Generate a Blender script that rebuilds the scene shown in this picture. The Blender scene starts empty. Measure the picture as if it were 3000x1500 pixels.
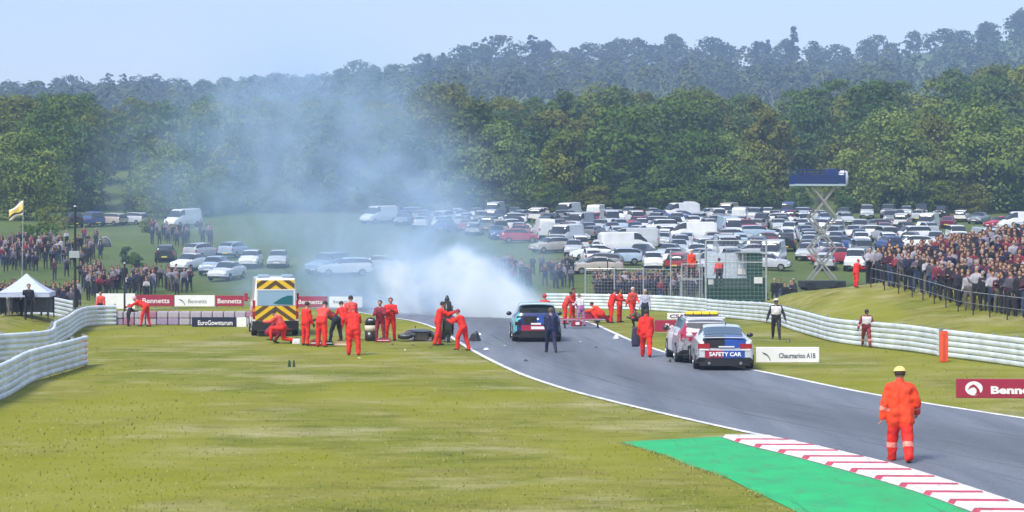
import bpy, bmesh, math, random
import numpy as np
from mathutils import Vector, Matrix, noise, Euler

random.seed(11)
R = math.radians
scn = bpy.context.scene
COL = scn.collection

# ------------------------------------------------------------------ camera
F = 6000.0          # focal length in photo pixels (photo is 3000 wide)
CH = 4.3            # camera height above the flat infield
HY = 690.0          # horizon row of the photo
cam_d = bpy.data.cameras.new('camera')
cam = bpy.data.objects.new('camera', cam_d)
COL.objects.link(cam)
cam.location = (0, 0, CH)
cam.rotation_euler = (R(90), 0, 0)
cam_d.sensor_width = 36.0
cam_d.lens = 36.0 * F / 3000.0
cam_d.shift_y = -60.0 / 3000.0
cam_d.clip_start = 0.5
cam_d.clip_end = 9000
scn.camera = cam

# ------------------------------------------------------------------ light
SUN_EL, SUN_AZ = 52.0, 215.0      # azimuth clockwise from +Y: behind the camera, to its left
w = bpy.data.worlds.new('World'); scn.world = w; w.use_nodes = True
wn, wl = w.node_tree.nodes, w.node_tree.links
bg = wn['Background']
sky = wn.new('ShaderNodeTexSky'); sky.sky_type = 'NISHITA'; sky.sun_disc = False
sky.sun_elevation = R(SUN_EL); sky.sun_rotation = R(SUN_AZ)
sky.air_density = 1.0; sky.dust_density = 2.2; sky.ozone_density = 0.0; sky.altitude = 60
veil = wn.new('ShaderNodeMix'); veil.data_type = 'RGBA'; veil.inputs[0].default_value = .55      # thin even cloud over the whole sky
veil.inputs[7].default_value = (2.75, 3.10, 4.25, 1)
wl.new(sky.outputs[0], veil.inputs[6]); wl.new(veil.outputs[2], bg.inputs[0]); bg.inputs[1].default_value = 0.120
sd = bpy.data.lights.new('sun', 'SUN'); sd.energy = 2.0; sd.angle = R(18); sd.color = (1.0, 0.95, 0.87)
sun = bpy.data.objects.new('sun', sd); COL.objects.link(sun)
_a, _e = R(SUN_AZ), R(SUN_EL)
sdir = Vector((math.sin(_a) * math.cos(_e), math.cos(_a) * math.cos(_e), math.sin(_e)))
sun.rotation_euler = sdir.to_track_quat('Z', 'Y').to_euler()
sun.location = (-30, -30, 60)
vs = scn.view_settings
vs.view_transform = 'Standard'; vs.look = 'None'; vs.gamma = 1.0; vs.exposure = 1.08
vs.use_curve_mapping = False
scn.render.film_transparent = False
cy = scn.cycles
cy.use_denoising = True
cy.max_bounces = 6; cy.diffuse_bounces = 2; cy.glossy_bounces = 3; cy.transmission_bounces = 4
cy.transparent_max_bounces = 12; cy.volume_bounces = 3
cy.volume_step_rate = 1.0; cy.volume_max_steps = 128

# ------------------------------------------------------------------ helpers
def G(px, py, z=0.0):                 # photo pixel -> point on a level surface of height z
    d = F * (CH - z) / (py - HY)
    return Vector(((px - 1500.0) / F * d, d, z))
def Q(px, py, d):                     # photo pixel at distance d
    return Vector(((px - 1500.0) / F * d, d, CH + (HY - py) / F * d))
def X(px, d): return (px - 1500.0) / F * d

def lerp(a, b, t): return a + (b - a) * t
def sstep(t): t = max(0.0, min(1.0, t)); return t * t * (3 - 2 * t)
def interp(x, xs, ys):
    if x <= xs[0]: return ys[0]
    for i in range(1, len(xs)):
        if x <= xs[i]:
            return lerp(ys[i-1], ys[i], (x - xs[i-1]) / (xs[i] - xs[i-1]))
    return ys[-1]

MATS = {}
def mat(name, col=(0.5, 0.5, 0.5), rough=0.6, metal=0.0, var=0.0, scale=8.0, bump=0.0, bscale=40.0, spec=0.5, alpha=1.0, coat=0.0, rnd=None):
    if name in MATS: return MATS[name]
    m = bpy.data.materials.new(name); m.use_nodes = True
    n, l = m.node_tree.nodes, m.node_tree.links
    b = n['Principled BSDF']
    b.inputs['Base Color'].default_value = (*col, 1)
    b.inputs['Roughness'].default_value = rough
    b.inputs['Metallic'].default_value = metal
    b.inputs['Specular IOR Level'].default_value = spec
    if coat: b.inputs['Coat Weight'].default_value = coat; b.inputs['Coat Roughness'].default_value = 0.08
    m.diffuse_color = (*col, 1)
    tc = n.new('ShaderNodeTexCoord')
    src = None
    if rnd:                                   # colour picked per object
        oi = n.new('ShaderNodeObjectInfo'); cr = n.new('ShaderNodeValToRGB')
        cr.color_ramp.interpolation = 'CONSTANT'
        els = cr.color_ramp.elements
        while len(els) < len(rnd): els.new(0.5)
        for i, c in enumerate(rnd):
            els[i].position = i / len(rnd); els[i].color = (*c, 1)
        if name.endswith('2'):
            mm = n.new('ShaderNodeMath'); mm.operation = 'MULTIPLY'; mm.inputs[1].default_value = 7.31
            fr = n.new('ShaderNodeMath'); fr.operation = 'FRACT'
            l.new(oi.outputs['Random'], mm.inputs[0]); l.new(mm.outputs[0], fr.inputs[0]); l.new(fr.outputs[0], cr.inputs[0])
        else:
            l.new(oi.outputs['Random'], cr.inputs[0])
        src = cr.outputs[0]
    if var > 0:
        nt = n.new('ShaderNodeTexNoise'); nt.inputs['Scale'].default_value = scale; nt.inputs['Detail'].default_value = 5
        l.new(tc.outputs['Object'], nt.inputs['Vector'])
        mx = n.new('ShaderNodeMix'); mx.data_type = 'RGBA'; mx.blend_type = 'MULTIPLY'; mx.inputs[0].default_value = 1.0
        mr = n.new('ShaderNodeMapRange'); mr.inputs[1].default_value = 0.25; mr.inputs[2].default_value = 0.75
        mr.inputs[3].default_value = 1 - var; mr.inputs[4].default_value = 1 + var * 0.6
        l.new(nt.outputs[0], mr.inputs[0])
        if src: l.new(src, mx.inputs[6])
        else: mx.inputs[6].default_value = (*col, 1)
        l.new(mr.outputs[0], mx.inputs[7]); src = mx.outputs[2]
        r2 = n.new('ShaderNodeMapRange'); r2.inputs[3].default_value = max(0, rough - 0.12); r2.inputs[4].default_value = min(1, rough + 0.12)
        l.new(nt.outputs[0], r2.inputs[0]); l.new(r2.outputs[0], b.inputs['Roughness'])
    if src: l.new(src, b.inputs['Base Color'])
    if bump > 0:
        nb = n.new('ShaderNodeTexNoise'); nb.inputs['Scale'].default_value = bscale; nb.inputs['Detail'].default_value = 4
        l.new(tc.outputs['Object'], nb.inputs['Vector'])
        bp = n.new('ShaderNodeBump'); bp.inputs['Strength'].default_value = bump; bp.inputs['Distance'].default_value = 0.02
        l.new(nb.outputs[0], bp.inputs['Height']); l.new(bp.outputs[0], b.inputs['Normal'])
    MATS[name] = m
    return m

def tag(o, label=None, cat=None, group=None, kind=None):
    if label: o['label'] = label
    if cat: o['category'] = cat
    if group: o['group'] = group
    if kind: o['kind'] = kind
    return o
def empty(name, loc=(0, 0, 0), rz=0.0, label=None, cat=None, group=None):
    o = bpy.data.objects.new(name, None); COL.objects.link(o)
    o.empty_display_size = 0.2
    o.location = loc; o.rotation_euler = (0, 0, rz)
    return tag(o, label, cat, group)
def link(name, me, parent=None, mats=None):
    o = bpy.data.objects.new(name, me); COL.objects.link(o)
    if parent is not None: o.parent = parent
    if mats and not me.materials:
        for m in (mats if isinstance(mats, (list, tuple)) else [mats]): me.materials.append(m)
    return o

class MB:
    """collects verts / faces (with a material index) and builds one mesh"""
    def __init__(s): s.v = []; s.f = []; s.m = []
    def add(s, vs, fs, mi=0):
        o = len(s.v); s.v += [tuple(p) for p in vs]
        for f in fs: s.f.append(tuple(i + o for i in f)); s.m.append(mi)
    def box(s, c, d, rz=0.0, mi=0, mtx=None, taper=1.0):
        x, y, z = d[0] / 2, d[1] / 2, d[2] / 2
        vs = []
        for k in (-1, 1):
            t = taper if k == 1 else 1.0
            for (i, j) in ((-1, -1), (1, -1), (1, 1), (-1, 1)): vs.append(Vector((i * x * t, j * y * t, k * z)))
        M = mtx if mtx is not None else Matrix.Rotation(rz, 3, 'Z')
        vs = [M @ p + Vector(c) for p in vs]
        s.add(vs, [(0, 3, 2, 1), (4, 5, 6, 7), (0, 1, 5, 4), (1, 2, 6, 5), (2, 3, 7, 6), (3, 0, 4, 7)], mi)
    def tube(s, p0, p1, r0, r1=None, n=8, mi=0, cap=True):
        r1 = r0 if r1 is None else r1
        p0, p1 = Vector(p0), Vector(p1); d = p1 - p0
        if d.length < 1e-6: return
        q = d.to_track_quat('Z', 'Y')
        vs = []
        for p, r in ((p0, r0), (p1, r1)):
            for i in range(n):
                a = 2 * math.pi * i / n
                vs.append(p + q @ Vector((math.cos(a) * r, math.sin(a) * r, 0)))
        fs = [(i, (i + 1) % n, n + (i + 1) % n, n + i) for i in range(n)]
        if cap: fs += [tuple(reversed(range(n))), tuple(range(n, 2 * n))]
        s.add(vs, fs, mi)
    def ball(s, c, r, n=10, m=6, sc=(1, 1, 1), mi=0, rot=None):
        c = Vector(c); vs = []; fs = []
        for j in range(1, m):
            t = math.pi * j / m
            for i in range(n):
                a = 2 * math.pi * i / n
                p = Vector((math.sin(t) * math.cos(a) * r * sc[0], math.sin(t) * math.sin(a) * r * sc[1], math.cos(t) * r * sc[2]))
                vs.append(c + (rot @ p if rot is not None else p))
        top = Vector((0, 0, r * sc[2])); bot = -top
        vs.append(c + (rot @ top if rot is not None else top)); vs.append(c + (rot @ bot if rot is not None else bot))
        T, B = len(vs) - 2, len(vs) - 1
        for j in range(m - 2):
            for i in range(n):
                fs.append((j * n + i, (j + 1) * n + i, (j + 1) * n + (i + 1) % n, j * n + (i + 1) % n))
        for i in range(n):
            fs.append((T, i, (i + 1) % n)); fs.append((B, (m - 2) * n + (i + 1) % n, (m - 2) * n + i))
        s.add(vs, fs, mi)
    def loft(s, rings, closed=True, mi=0, caps=True):
        n = len(rings[0]); vs = [p for r in rings for p in r]; fs = []
        for k in range(len(rings) - 1):
            for i in range(n if closed else n - 1):
                j = (i + 1) % n
                fs.append((k * n + i, k * n + j, (k + 1) * n + j, (k + 1) * n + i))
        if caps:
            fs.append(tuple(reversed(range(n)))); fs.append(tuple(range((len(rings) - 1) * n, len(rings) * n)))
        s.add(vs, fs, mi)
    def prism(s, poly, y0, y1, mi=0):      # polygon in xz, extruded along y
        n = len(poly)
        vs = [(p[0], y0, p[1]) for p in poly] + [(p[0], y1, p[1]) for p in poly]
        fs = [(i, (i + 1) % n, n + (i + 1) % n, n + i) for i in range(n)]
        fs += [tuple(range(n - 1, -1, -1)), tuple(range(n, 2 * n))]
        s.add(vs, fs, mi)
    def mesh(s, name, mats=None, smooth=False, fix=True):
        me = bpy.data.meshes.new(name)
        me.from_pydata(s.v, [], s.f)
        if mats is not None:
            for m in (mats if isinstance(mats, (list, tuple)) else [mats]): me.materials.append(m)
        me.polygons.foreach_set('material_index', s.m)
        if smooth: me.polygons.foreach_set('use_smooth', [True] * len(me.polygons))
        if fix:
            bm = bmesh.new(); bm.from_mesh(me); bmesh.ops.recalc_face_normals(bm, faces=bm.faces); bm.to_mesh(me); bm.free()
        me.update()
        return me
    def build(s, name, mats, parent=None, smooth=False, fix=True):
        return link(name, s.mesh(name, mats, smooth, fix), parent)

def bevel_mesh(me, width=0.01, seg=2, angle=30):
    bm = bmesh.new(); bm.from_mesh(me)
    bmesh.ops.remove_doubles(bm, verts=bm.verts, dist=1e-5)
    es = [e for e in bm.edges if e.is_manifold and e.calc_face_angle(0) > R(angle)]
    bmesh.ops.bevel(bm, geom=es, offset=width, segments=seg, affect='EDGES', clamp_overlap=True, profile=0.6)
    bm.to_mesh(me); bm.free()

# ------------------------------------------------------------------ terrain
CRY = [66, 76, 85, 93, 102, 108, 112, 115, 118, 126]
CRX = [23.6, 22.4, 21.25, 20.15, 19.55, 18.5, 17.5, 16.3, 14.5, 12.5]
CRZ = [.5, .55, .62, .73, 1.24, 1.69, 1.63, 1.39, .56, 0]
BRY = [55, 66.5, 72.3, 75.9, 82.7, 99.2, 112.7, 125]
BRX = [18.6, 16.6, 15.2, 14.7, 12.95, 12.7, 11.3, 10.0]
RGX = [-1500, 0, 500, 900, 1250, 1500, 2000, 2500, 3000, 4500]
RGP = [310, 305, 285, 262, 235, 205, 195, 180, 105, 95]
RD = 1250.0         # distance of the far ridge
def ridge_z(x, y=1250.0):
    px = 1500 + x * F / y
    return CH + (HY - interp(px, RGX, RGP)) / F * RD
def base_h(y, x=0.0):
    z = 0.0
    if y > 98: z = -0.3 * sstep((y - 98) / 22)
    if y > 135:
        z += 0.055 * (y - 142) * sstep((y - 135) / 14) if y < 285 else 0.055 * 143
    if y > 285:
        z = -0.3 + 7.865 + (y - 285) * 0.135
        zz = -0.3 + 7.865 + 145 * 0.135
        if y > 430:
            rz = ridge_z(x) - 0.5
            t_ = min(1.0, (y - 430) / (RD - 430)); z = lerp(zz, rz, t_ * (.55 + .45 * t_))
            if y > RD: z = rz - 0.02 * (y - RD)
    return z
def H(x, y):
    z = base_h(y, x)
    if 62 < y < 130:
        cx, cz, bx = interp(y, CRY, CRX), interp(y, CRY, CRZ), interp(y, BRY, BRX) + 0.6
        fade = sstep((y - 62) / 8)
        if x > bx:
            if x < cx: z = z + cz * sstep((x - bx) / (cx - bx)) * fade
            else:
                k = sstep((126 - y) / 12)
                z = z + (cz + 0.20 * min(x - cx, 9) * sstep((120 - y) / 14)) * fade * k
    # left: low grass bank behind the nearer rail
    if 68 < y < 106 and x < -21:
        z += 0.5 * sstep((-21 - x) / 2.0) * sstep((y - 70) / 12) * sstep((106 - y) / 8)
    return z

def axis(parts):
    out = []
    for a, b, st in parts:
        n = max(1, int(round((b - a) / st)))
        out += [a + (b - a) * i / n for i in range(n)]
    out.append(parts[-1][1])
    return out
ys = axis([(-60, 20, 20), (20, 60, 2.0), (60, 130, 0.8), (130, 300, 3), (300, 460, 10), (460, 1300, 28), (1300, 2000, 100), (2000, 7000, 625)])
xs = axis([(-3500, -500, 375), (-500, -120, 19), (-120, -40, 5), (-40, -10, 1.0), (-10, 8, 2), (8, 32, 0.6), (32, 60, 3), (60, 120, 6), (120, 500, 19), (500, 3500, 375)])
vv = []; 
for y in ys:
    for x in xs:
        z = H(x, y)
        if 20 < y < 300 and not (-9 < x < 14 and y < 125): z += 0.05 * noise.noise(Vector((x * .25, y * .12, 0))) * (1 if y < 125 else 3)
        vv.append((x, y, z))
nx = len(xs)
ff = [(j * nx + i, j * nx + i + 1, (j + 1) * nx + i + 1, (j + 1) * nx + i) for j in range(len(ys) - 1) for i in range(nx - 1)]

def ground_material():
    m = bpy.data.materials.new('turf'); m.use_nodes = True
    n, l = m.node_tree.nodes, m.node_tree.links
    b = n['Principled BSDF']; b.inputs['Roughness'].default_value = 0.9; b.inputs['Specular IOR Level'].default_value = 0.15
    geo = n.new('ShaderNodeNewGeometry')
    def nz(sx, sy, sc, det=4, rough=0.6):
        mp = n.new('ShaderNodeMapping'); mp.inputs['Scale'].default_value = (sx, sy, 1)
        t = n.new('ShaderNodeTexNoise'); t.inputs['Scale'].default_value = sc; t.inputs['Detail'].default_value = det; t.inputs['Roughness'].default_value = rough
        l.new(geo.outputs['Position'], mp.inputs[0]); l.new(mp.outputs[0], t.inputs[0])
        return t.outputs[0]
    def ramp(src, stops):
        r = n.new('ShaderNodeValToRGB'); e = r.color_ramp.elements
        while len(e) < len(stops): e.new(0.5)
        for i, (p, c) in enumerate(stops): e[i].position = p; e[i].color = (*c, 1)
        l.new(src, r.inputs[0]); return r.outputs[0]
    def mix(f, a, c, mode='MIX'):
        x = n.new('ShaderNodeMix'); x.data_type = 'RGBA'; x.blend_type = mode
        if isinstance(f, float): x.inputs[0].default_value = f
        else: l.new(f, x.inputs[0])
        l.new(a, x.inputs[6]); l.new(c, x.inputs[7]); return x.outputs[2]
    big = ramp(nz(1, .45, 0.16, 4), [(0.28, (.095, .130, .014)), (0.42, (.160, .178, .018)), (0.55, (.205, .203, .038)), (0.66, (.29, .27, .10)), (0.78, (.215, .215, .020))])
    mid = ramp(nz(.55, 1, 1.1, 5, .65), [(0.30, (.62, .66, .5)), (0.48, (1, 1, 1)), (0.7, (1.25, 1.2, 1.35))])
    fine = ramp(nz(.8, .5, 14.0, 3, .7), [(0.28, (.78, .8, .74)), (0.5, (1, 1, 1)), (0.75, (1.18, 1.15, 1.12))])
    c = mix(1.0, big, mid, 'MULTIPLY'); c = mix(1.0, c, fine, 'MULTIPLY')
    # straw streaks left by mowing, and lush lime patches
    stw = ramp(nz(.20, .30, 1.0, 6, .7), [(0.50, (0, 0, 0)), (0.68, (.7, .7, .7))]); sc_ = n.new('ShaderNodeRGB'); sc_.outputs[0].default_value = (.40, .37, .20, 1); c = mix(stw, c, sc_.outputs[0])
    lim = ramp(nz(.16, .07, 1.0, 3, .5), [(0.48, (0, 0, 0)), (0.58, (.75, .75, .75))]); lc_ = n.new('ShaderNodeRGB'); lc_.outputs[0].default_value = (.20, .215, .006, 1); c = mix(lim, c, lc_.outputs[0])
    # worn earthy patches
    dirt = nz(.7, 1, .42, 6, .7)
    mr = n.new('ShaderNodeMapRange'); mr.inputs[1].default_value = .60; mr.inputs[2].default_value = .70; mr.inputs[4].default_value = .55
    l.new(dirt, mr.inputs[0])
    dc = n.new('ShaderNodeRGB'); dc.outputs[0].default_value = (.22, .17, .075, 1)
    c = mix(mr.outputs[0], c, dc.outputs[0])
    # the pasture beyond the circuit is a deeper, cooler green than the dry run-off turf
    sep = n.new('ShaderNodeSeparateXYZ'); l.new(geo.outputs['Position'], sep.inputs[0])
    my = n.new('ShaderNodeMapRange'); my.inputs[1].default_value = 128; my.inputs[2].default_value = 150; my.inputs[4].default_value = .85; l.new(sep.outputs[1], my.inputs[0])
    past = mix(1.0, ramp(nz(1, .6, .09, 4), [(0.3, (.048, .092, .034)), (0.55, (.075, .118, .036)), (0.75, (.12, .145, .045))]), fine, 'MULTIPLY')
    c = mix(my.outputs[0], c, past)
    l.new(c, b.inputs['Base Color'])
    bp = n.new('ShaderNodeBump'); bp.inputs['Strength'].default_value = .7; bp.inputs['Distance'].default_value = .06
    l.new(nz(1, .6, 9, 4, .7), bp.inputs['Height']); l.new(bp.outputs[0], b.inputs['Normal'])
    return m
me = bpy.data.meshes.new('ground'); me.from_pydata(vv, [], ff)
me.polygons.foreach_set('use_smooth', [True] * len(me.polygons))
ground = link('ground', me, None, ground_material()); tag(ground, kind='structure')

# ------------------------------------------------------------------ track
LE = [(22, 9.9), (28, 8.75), (32.1, 8.1), (35.4, 7.6), (38.2, 7.08), (40.2, 6.55), (42.4, 5.88), (45, 4.95), (48.4, 3.87), (53.1, 2.5), (58, 1.26), (64.7, .02), (75.7, -1.44), (91.5, -3.2), (99.2, -4.3), (112, -6.6), (126, -10.5), (140, -18)]
RE = [(22, 24.5), (30, 19.8), (40, 15.2), (48.2, 12.05), (55.5, 9.8), (64.5, 7.96), (72.7, 6.06), (83.2, 5.0), (100, 4.0), (113, 2.8), (130, -.6), (152, -12)]
def catmull(pts, n=10):
    P = [pts[0]] + list(pts) + [pts[-1]]; out = []
    for i in range(1, len(P) - 2):
        p0, p1, p2, p3 = [Vector(p) for p in P[i-1:i+3]]
        for k in range(n):
            t = k / n
            out.append(0.5 * ((2 * p1) + (p2 - p0) * t + (2 * p0 - 5 * p1 + 4 * p2 - p3) * t * t + (3 * p1 - p0 - 3 * p2 + p3) * t ** 3))
    out.append(Vector(P[-2])); return out
Lc = [Vector((p[1], p[0])) for p in catmull(LE, 8)]
Rc = [Vector((p[1], p[0])) for p in catmull(RE, 8)]
def offset2(line, off):
    out = []
    for i, p in enumerate(line):
        t = (line[min(i + 1, len(line) - 1)] - line[max(i - 1, 0)]).normalized()
        out.append(p + Vector((t.y, -t.x)) * off)
    return out
def ribbon(name, A, B, dz, m, cross=1, parent=None):
    b = MB(); rings = []
    for p, q in zip(A, B):
        r = []
        for k in range(cross + 1):
            c = p.lerp(q, k / cross); r.append((c.x, c.y, H(c.x, c.y) + dz))
        rings.append(r)
    b.loft(rings, closed=False, caps=False)
    o = b.build(name, m, parent, smooth=True)
    for p in o.data.polygons:
        pass
    if o.data.polygons[0].normal.z < 0: o.data.flip_normals()
    return o
def asphalt_material():
    m = bpy.data.materials.new('asphalt'); m.use_nodes = True
    n, l = m.node_tree.nodes, m.node_tree.links
    b = n['Principled BSDF']; b.inputs['Specular IOR Level'].default_value = .35
    geo = n.new('ShaderNodeNewGeometry')
    mp = n.new('ShaderNodeMapping'); mp.inputs['Rotation'].default_value = (0, 0, R(13)); mp.inputs['Scale'].default_value = (1.6, .10, 1)
    t1 = n.new('ShaderNodeTexNoise'); t1.inputs['Scale'].default_value = .55; t1.inputs['Detail'].default_value = 6; t1.inputs['Roughness'].default_value = .62
    t2 = n.new('ShaderNodeTexNoise'); t2.inputs['Scale'].default_value = 28; t2.inputs['Detail'].default_value = 3
    l.new(geo.outputs['Position'], mp.inputs[0]); l.new(mp.outputs[0], t1.inputs[0]); l.new(geo.outputs['Position'], t2.inputs[0])
    r = n.new('ShaderNodeValToRGB'); e = r.color_ramp.elements
    e[0].position = .30; e[0].color = (.105, .122, .150, 1); e[1].position = .68; e[1].color = (.185, .208, .245, 1)
    l.new(t1.outputs[0], r.inputs[0])
    r2 = n.new('ShaderNodeValToRGB'); e = r2.color_ramp.elements
    e[0].position = .3; e[0].color = (.72, .72, .72, 1); e[1].position = .7; e[1].color = (1.22, 1.22, 1.22, 1)
    l.new(t2.outputs[0], r2.inputs[0])
    mx = n.new('ShaderNodeMix'); mx.data_type = 'RGBA'; mx.blend_type = 'MULTIPLY'; mx.inputs[0].default_value = 1
    l.new(r.outputs[0], mx.inputs[6]); l.new(r2.outputs[0], mx.inputs[7])
    # rubbered racing line, tyre marks and laying joints follow the track
    at = n.new('ShaderNodeAttribute'); at.attribute_name = 'lane'
    sp = n.new('ShaderNodeSeparateXYZ'); l.new(at.outputs['Vector'], sp.inputs[0])
    def rng_(src, a, b_, c, d_):
        q = n.new('ShaderNodeMapRange'); q.interpolation_type = 'SMOOTHSTEP'; q.inputs[1].default_value = a; q.inputs[2].default_value = b_; q.inputs[3].default_value = c; q.inputs[4].default_value = d_; l.new(src, q.inputs[0]); return q.outputs[0]
    def mul(a, b_):
        q = n.new('ShaderNodeMath'); q.operation = 'MULTIPLY'; l.new(a, q.inputs[0]); l.new(b_, q.inputs[1]); return q.outputs[0]
    line = mul(rng_(sp.outputs[0], .18, .38, 0, 1), rng_(sp.outputs[0], .50, .75, 1, 0))
    mk = n.new('ShaderNodeMapping'); mk.inputs['Scale'].default_value = (46, 2.2, 1); l.new(at.outputs['Vector'], mk.inputs[0])
    tk = n.new('ShaderNodeTexNoise'); tk.inputs['Scale'].default_value = 1; tk.inputs['Detail'].default_value = 5; l.new(mk.outputs[0], tk.inputs[0])
    skid = rng_(tk.outputs[0], .54, .72, 0, 1)
    ab = n.new('ShaderNodeMath'); ab.operation = 'PINGPONG'; ab.inputs[1].default_value = .5; mjo = n.new('ShaderNodeMath'); mjo.inputs[1].default_value = 2.0; mjo.operation = 'MULTIPLY'; l.new(sp.outputs[0], mjo.inputs[0]); l.new(mjo.outputs[0], ab.inputs[0])
    joint = rng_(ab.outputs[0], .492, .497, 0, .5)
    dk = n.new('ShaderNodeMath'); dk.operation = 'MULTIPLY_ADD'; dk.inputs[1].default_value = .38; l.new(line, dk.inputs[0])
    s2 = n.new('ShaderNodeMath'); s2.operation = 'MULTIPLY'; s2.inputs[1].default_value = .38; l.new(skid, s2.inputs[0]); l.new(s2.outputs[0], dk.inputs[2])
    d3 = n.new('ShaderNodeMath'); d3.operation = 'ADD'; d3.use_clamp = True; l.new(dk.outputs[0], d3.inputs[0]); l.new(joint, d3.inputs[1])
    mz = n.new('ShaderNodeMix'); mz.data_type = 'RGBA'; l.new(d3.outputs[0], mz.inputs[0]); l.new(mx.outputs[2], mz.inputs[6]); mz.inputs[7].default_value = (.045, .048, .055, 1)
    l.new(mz.outputs[2], b.inputs['Base Color'])
    mr = n.new('ShaderNodeMapRange'); mr.inputs[3].default_value = .55; mr.inputs[4].default_value = .8
    l.new(t1.outputs[0], mr.inputs[0]); l.new(mr.outputs[0], b.inputs['Roughness'])
    bp = n.new('ShaderNodeBump'); bp.inputs['Strength'].default_value = .25; bp.inputs['Distance'].default_value = .01
    l.new(t2.outputs[0], bp.inputs['Height']); l.new(bp.outputs[0], b.inputs['Normal'])
    return m
M_ASPH = asphalt_material()
def resample(line, n):
    L = [0]
    for a, b in zip(line[:-1], line[1:]): L.append(L[-1] + (b - a).length)
    out = []
    for i in range(n):
        s = L[-1] * i / (n - 1)
        k = 0
        while k < len(L) - 2 and L[k + 1] < s: k += 1
        out.append(line[k].lerp(line[k + 1], (s - L[k]) / max(1e-9, L[k + 1] - L[k])))
    return out
track = ribbon('track', resample(Lc, 90), resample(Rc, 90), 0.012, M_ASPH, 8); tag(track, kind='structure')
la = track.data.attributes.new('lane', 'FLOAT_VECTOR', 'POINT')
for i, v_ in enumerate(la.data): v_.vector = ((i % 9) / 8.0, (i // 9) / 10.0, 0)
M_LINE = mat('line_paint', (.74, .74, .73), .6, var=.45, scale=2.2)
e1 = ribbon('edge_line', offset2(Lc, -.02), offset2(Lc, .15), 0.018, M_LINE); tag(e1, kind='structure')
e2 = ribbon('edge_line', offset2(Rc, -.17), offset2(Rc, .02), 0.018, M_LINE); tag(e2, kind='structure')
# ------------------------------------------------------------------ trees
def foliage(name, cols, sat=1.0):
    m = bpy.data.materials.new(name); m.use_nodes = True
    n, l = m.node_tree.nodes, m.node_tree.links
    b = n['Principled BSDF']; b.inputs['Roughness'].default_value = .75; b.inputs['Specular IOR Level'].default_value = .25
    oi = n.new('ShaderNodeObjectInfo'); r = n.new('ShaderNodeValToRGB'); e = r.color_ramp.elements
    while len(e) < len(cols): e.new(.5)
    for i, c in enumerate(cols): e[i].position = i / (len(cols) - 1); e[i].color = (*c, 1)
    geo = n.new('ShaderNodeNewGeometry')
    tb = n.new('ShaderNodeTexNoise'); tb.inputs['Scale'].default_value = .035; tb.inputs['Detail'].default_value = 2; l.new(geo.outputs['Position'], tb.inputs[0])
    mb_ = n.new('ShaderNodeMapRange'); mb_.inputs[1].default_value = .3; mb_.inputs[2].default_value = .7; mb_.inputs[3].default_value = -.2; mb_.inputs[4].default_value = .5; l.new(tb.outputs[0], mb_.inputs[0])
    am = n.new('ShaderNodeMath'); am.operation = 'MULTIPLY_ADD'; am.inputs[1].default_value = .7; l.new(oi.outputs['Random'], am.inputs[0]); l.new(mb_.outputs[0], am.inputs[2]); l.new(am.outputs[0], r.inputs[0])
    t = n.new('ShaderNodeTexNoise'); t.inputs['Scale'].default_value = .55; t.inputs['Detail'].default_value = 5; t.inputs['Roughness'].default_value = .7
    l.new(geo.outputs['Position'], t.inputs[0])
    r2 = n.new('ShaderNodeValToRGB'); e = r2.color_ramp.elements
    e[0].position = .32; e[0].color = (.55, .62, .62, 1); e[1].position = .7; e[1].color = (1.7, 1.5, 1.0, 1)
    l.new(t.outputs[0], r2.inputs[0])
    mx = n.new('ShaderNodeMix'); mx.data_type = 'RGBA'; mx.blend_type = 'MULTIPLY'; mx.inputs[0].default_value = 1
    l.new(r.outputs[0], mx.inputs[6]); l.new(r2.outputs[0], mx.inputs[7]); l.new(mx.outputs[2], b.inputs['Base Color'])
    tr = n.new('ShaderNodeBsdfTranslucent'); l.new(mx.outputs[2], tr.inputs[0])
    ms = n.new('ShaderNodeMixShader'); ms.inputs[0].default_value = .22
    out = n['Material Output']
    l.new(b.outputs[0], ms.inputs[1]); l.new(tr.outputs[0], ms.inputs[2]); l.new(ms.outputs[0], out.inputs[0])
    return m
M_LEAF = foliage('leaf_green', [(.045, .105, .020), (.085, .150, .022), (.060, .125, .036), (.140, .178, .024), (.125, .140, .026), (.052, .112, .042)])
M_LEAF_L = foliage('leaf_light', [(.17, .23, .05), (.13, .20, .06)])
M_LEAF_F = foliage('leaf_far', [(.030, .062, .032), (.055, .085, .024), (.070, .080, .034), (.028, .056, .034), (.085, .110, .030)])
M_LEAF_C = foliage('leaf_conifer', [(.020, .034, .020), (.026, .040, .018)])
M_BARK = mat('bark', (.10, .082, .062), .9, var=.4, scale=3.0)

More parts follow.
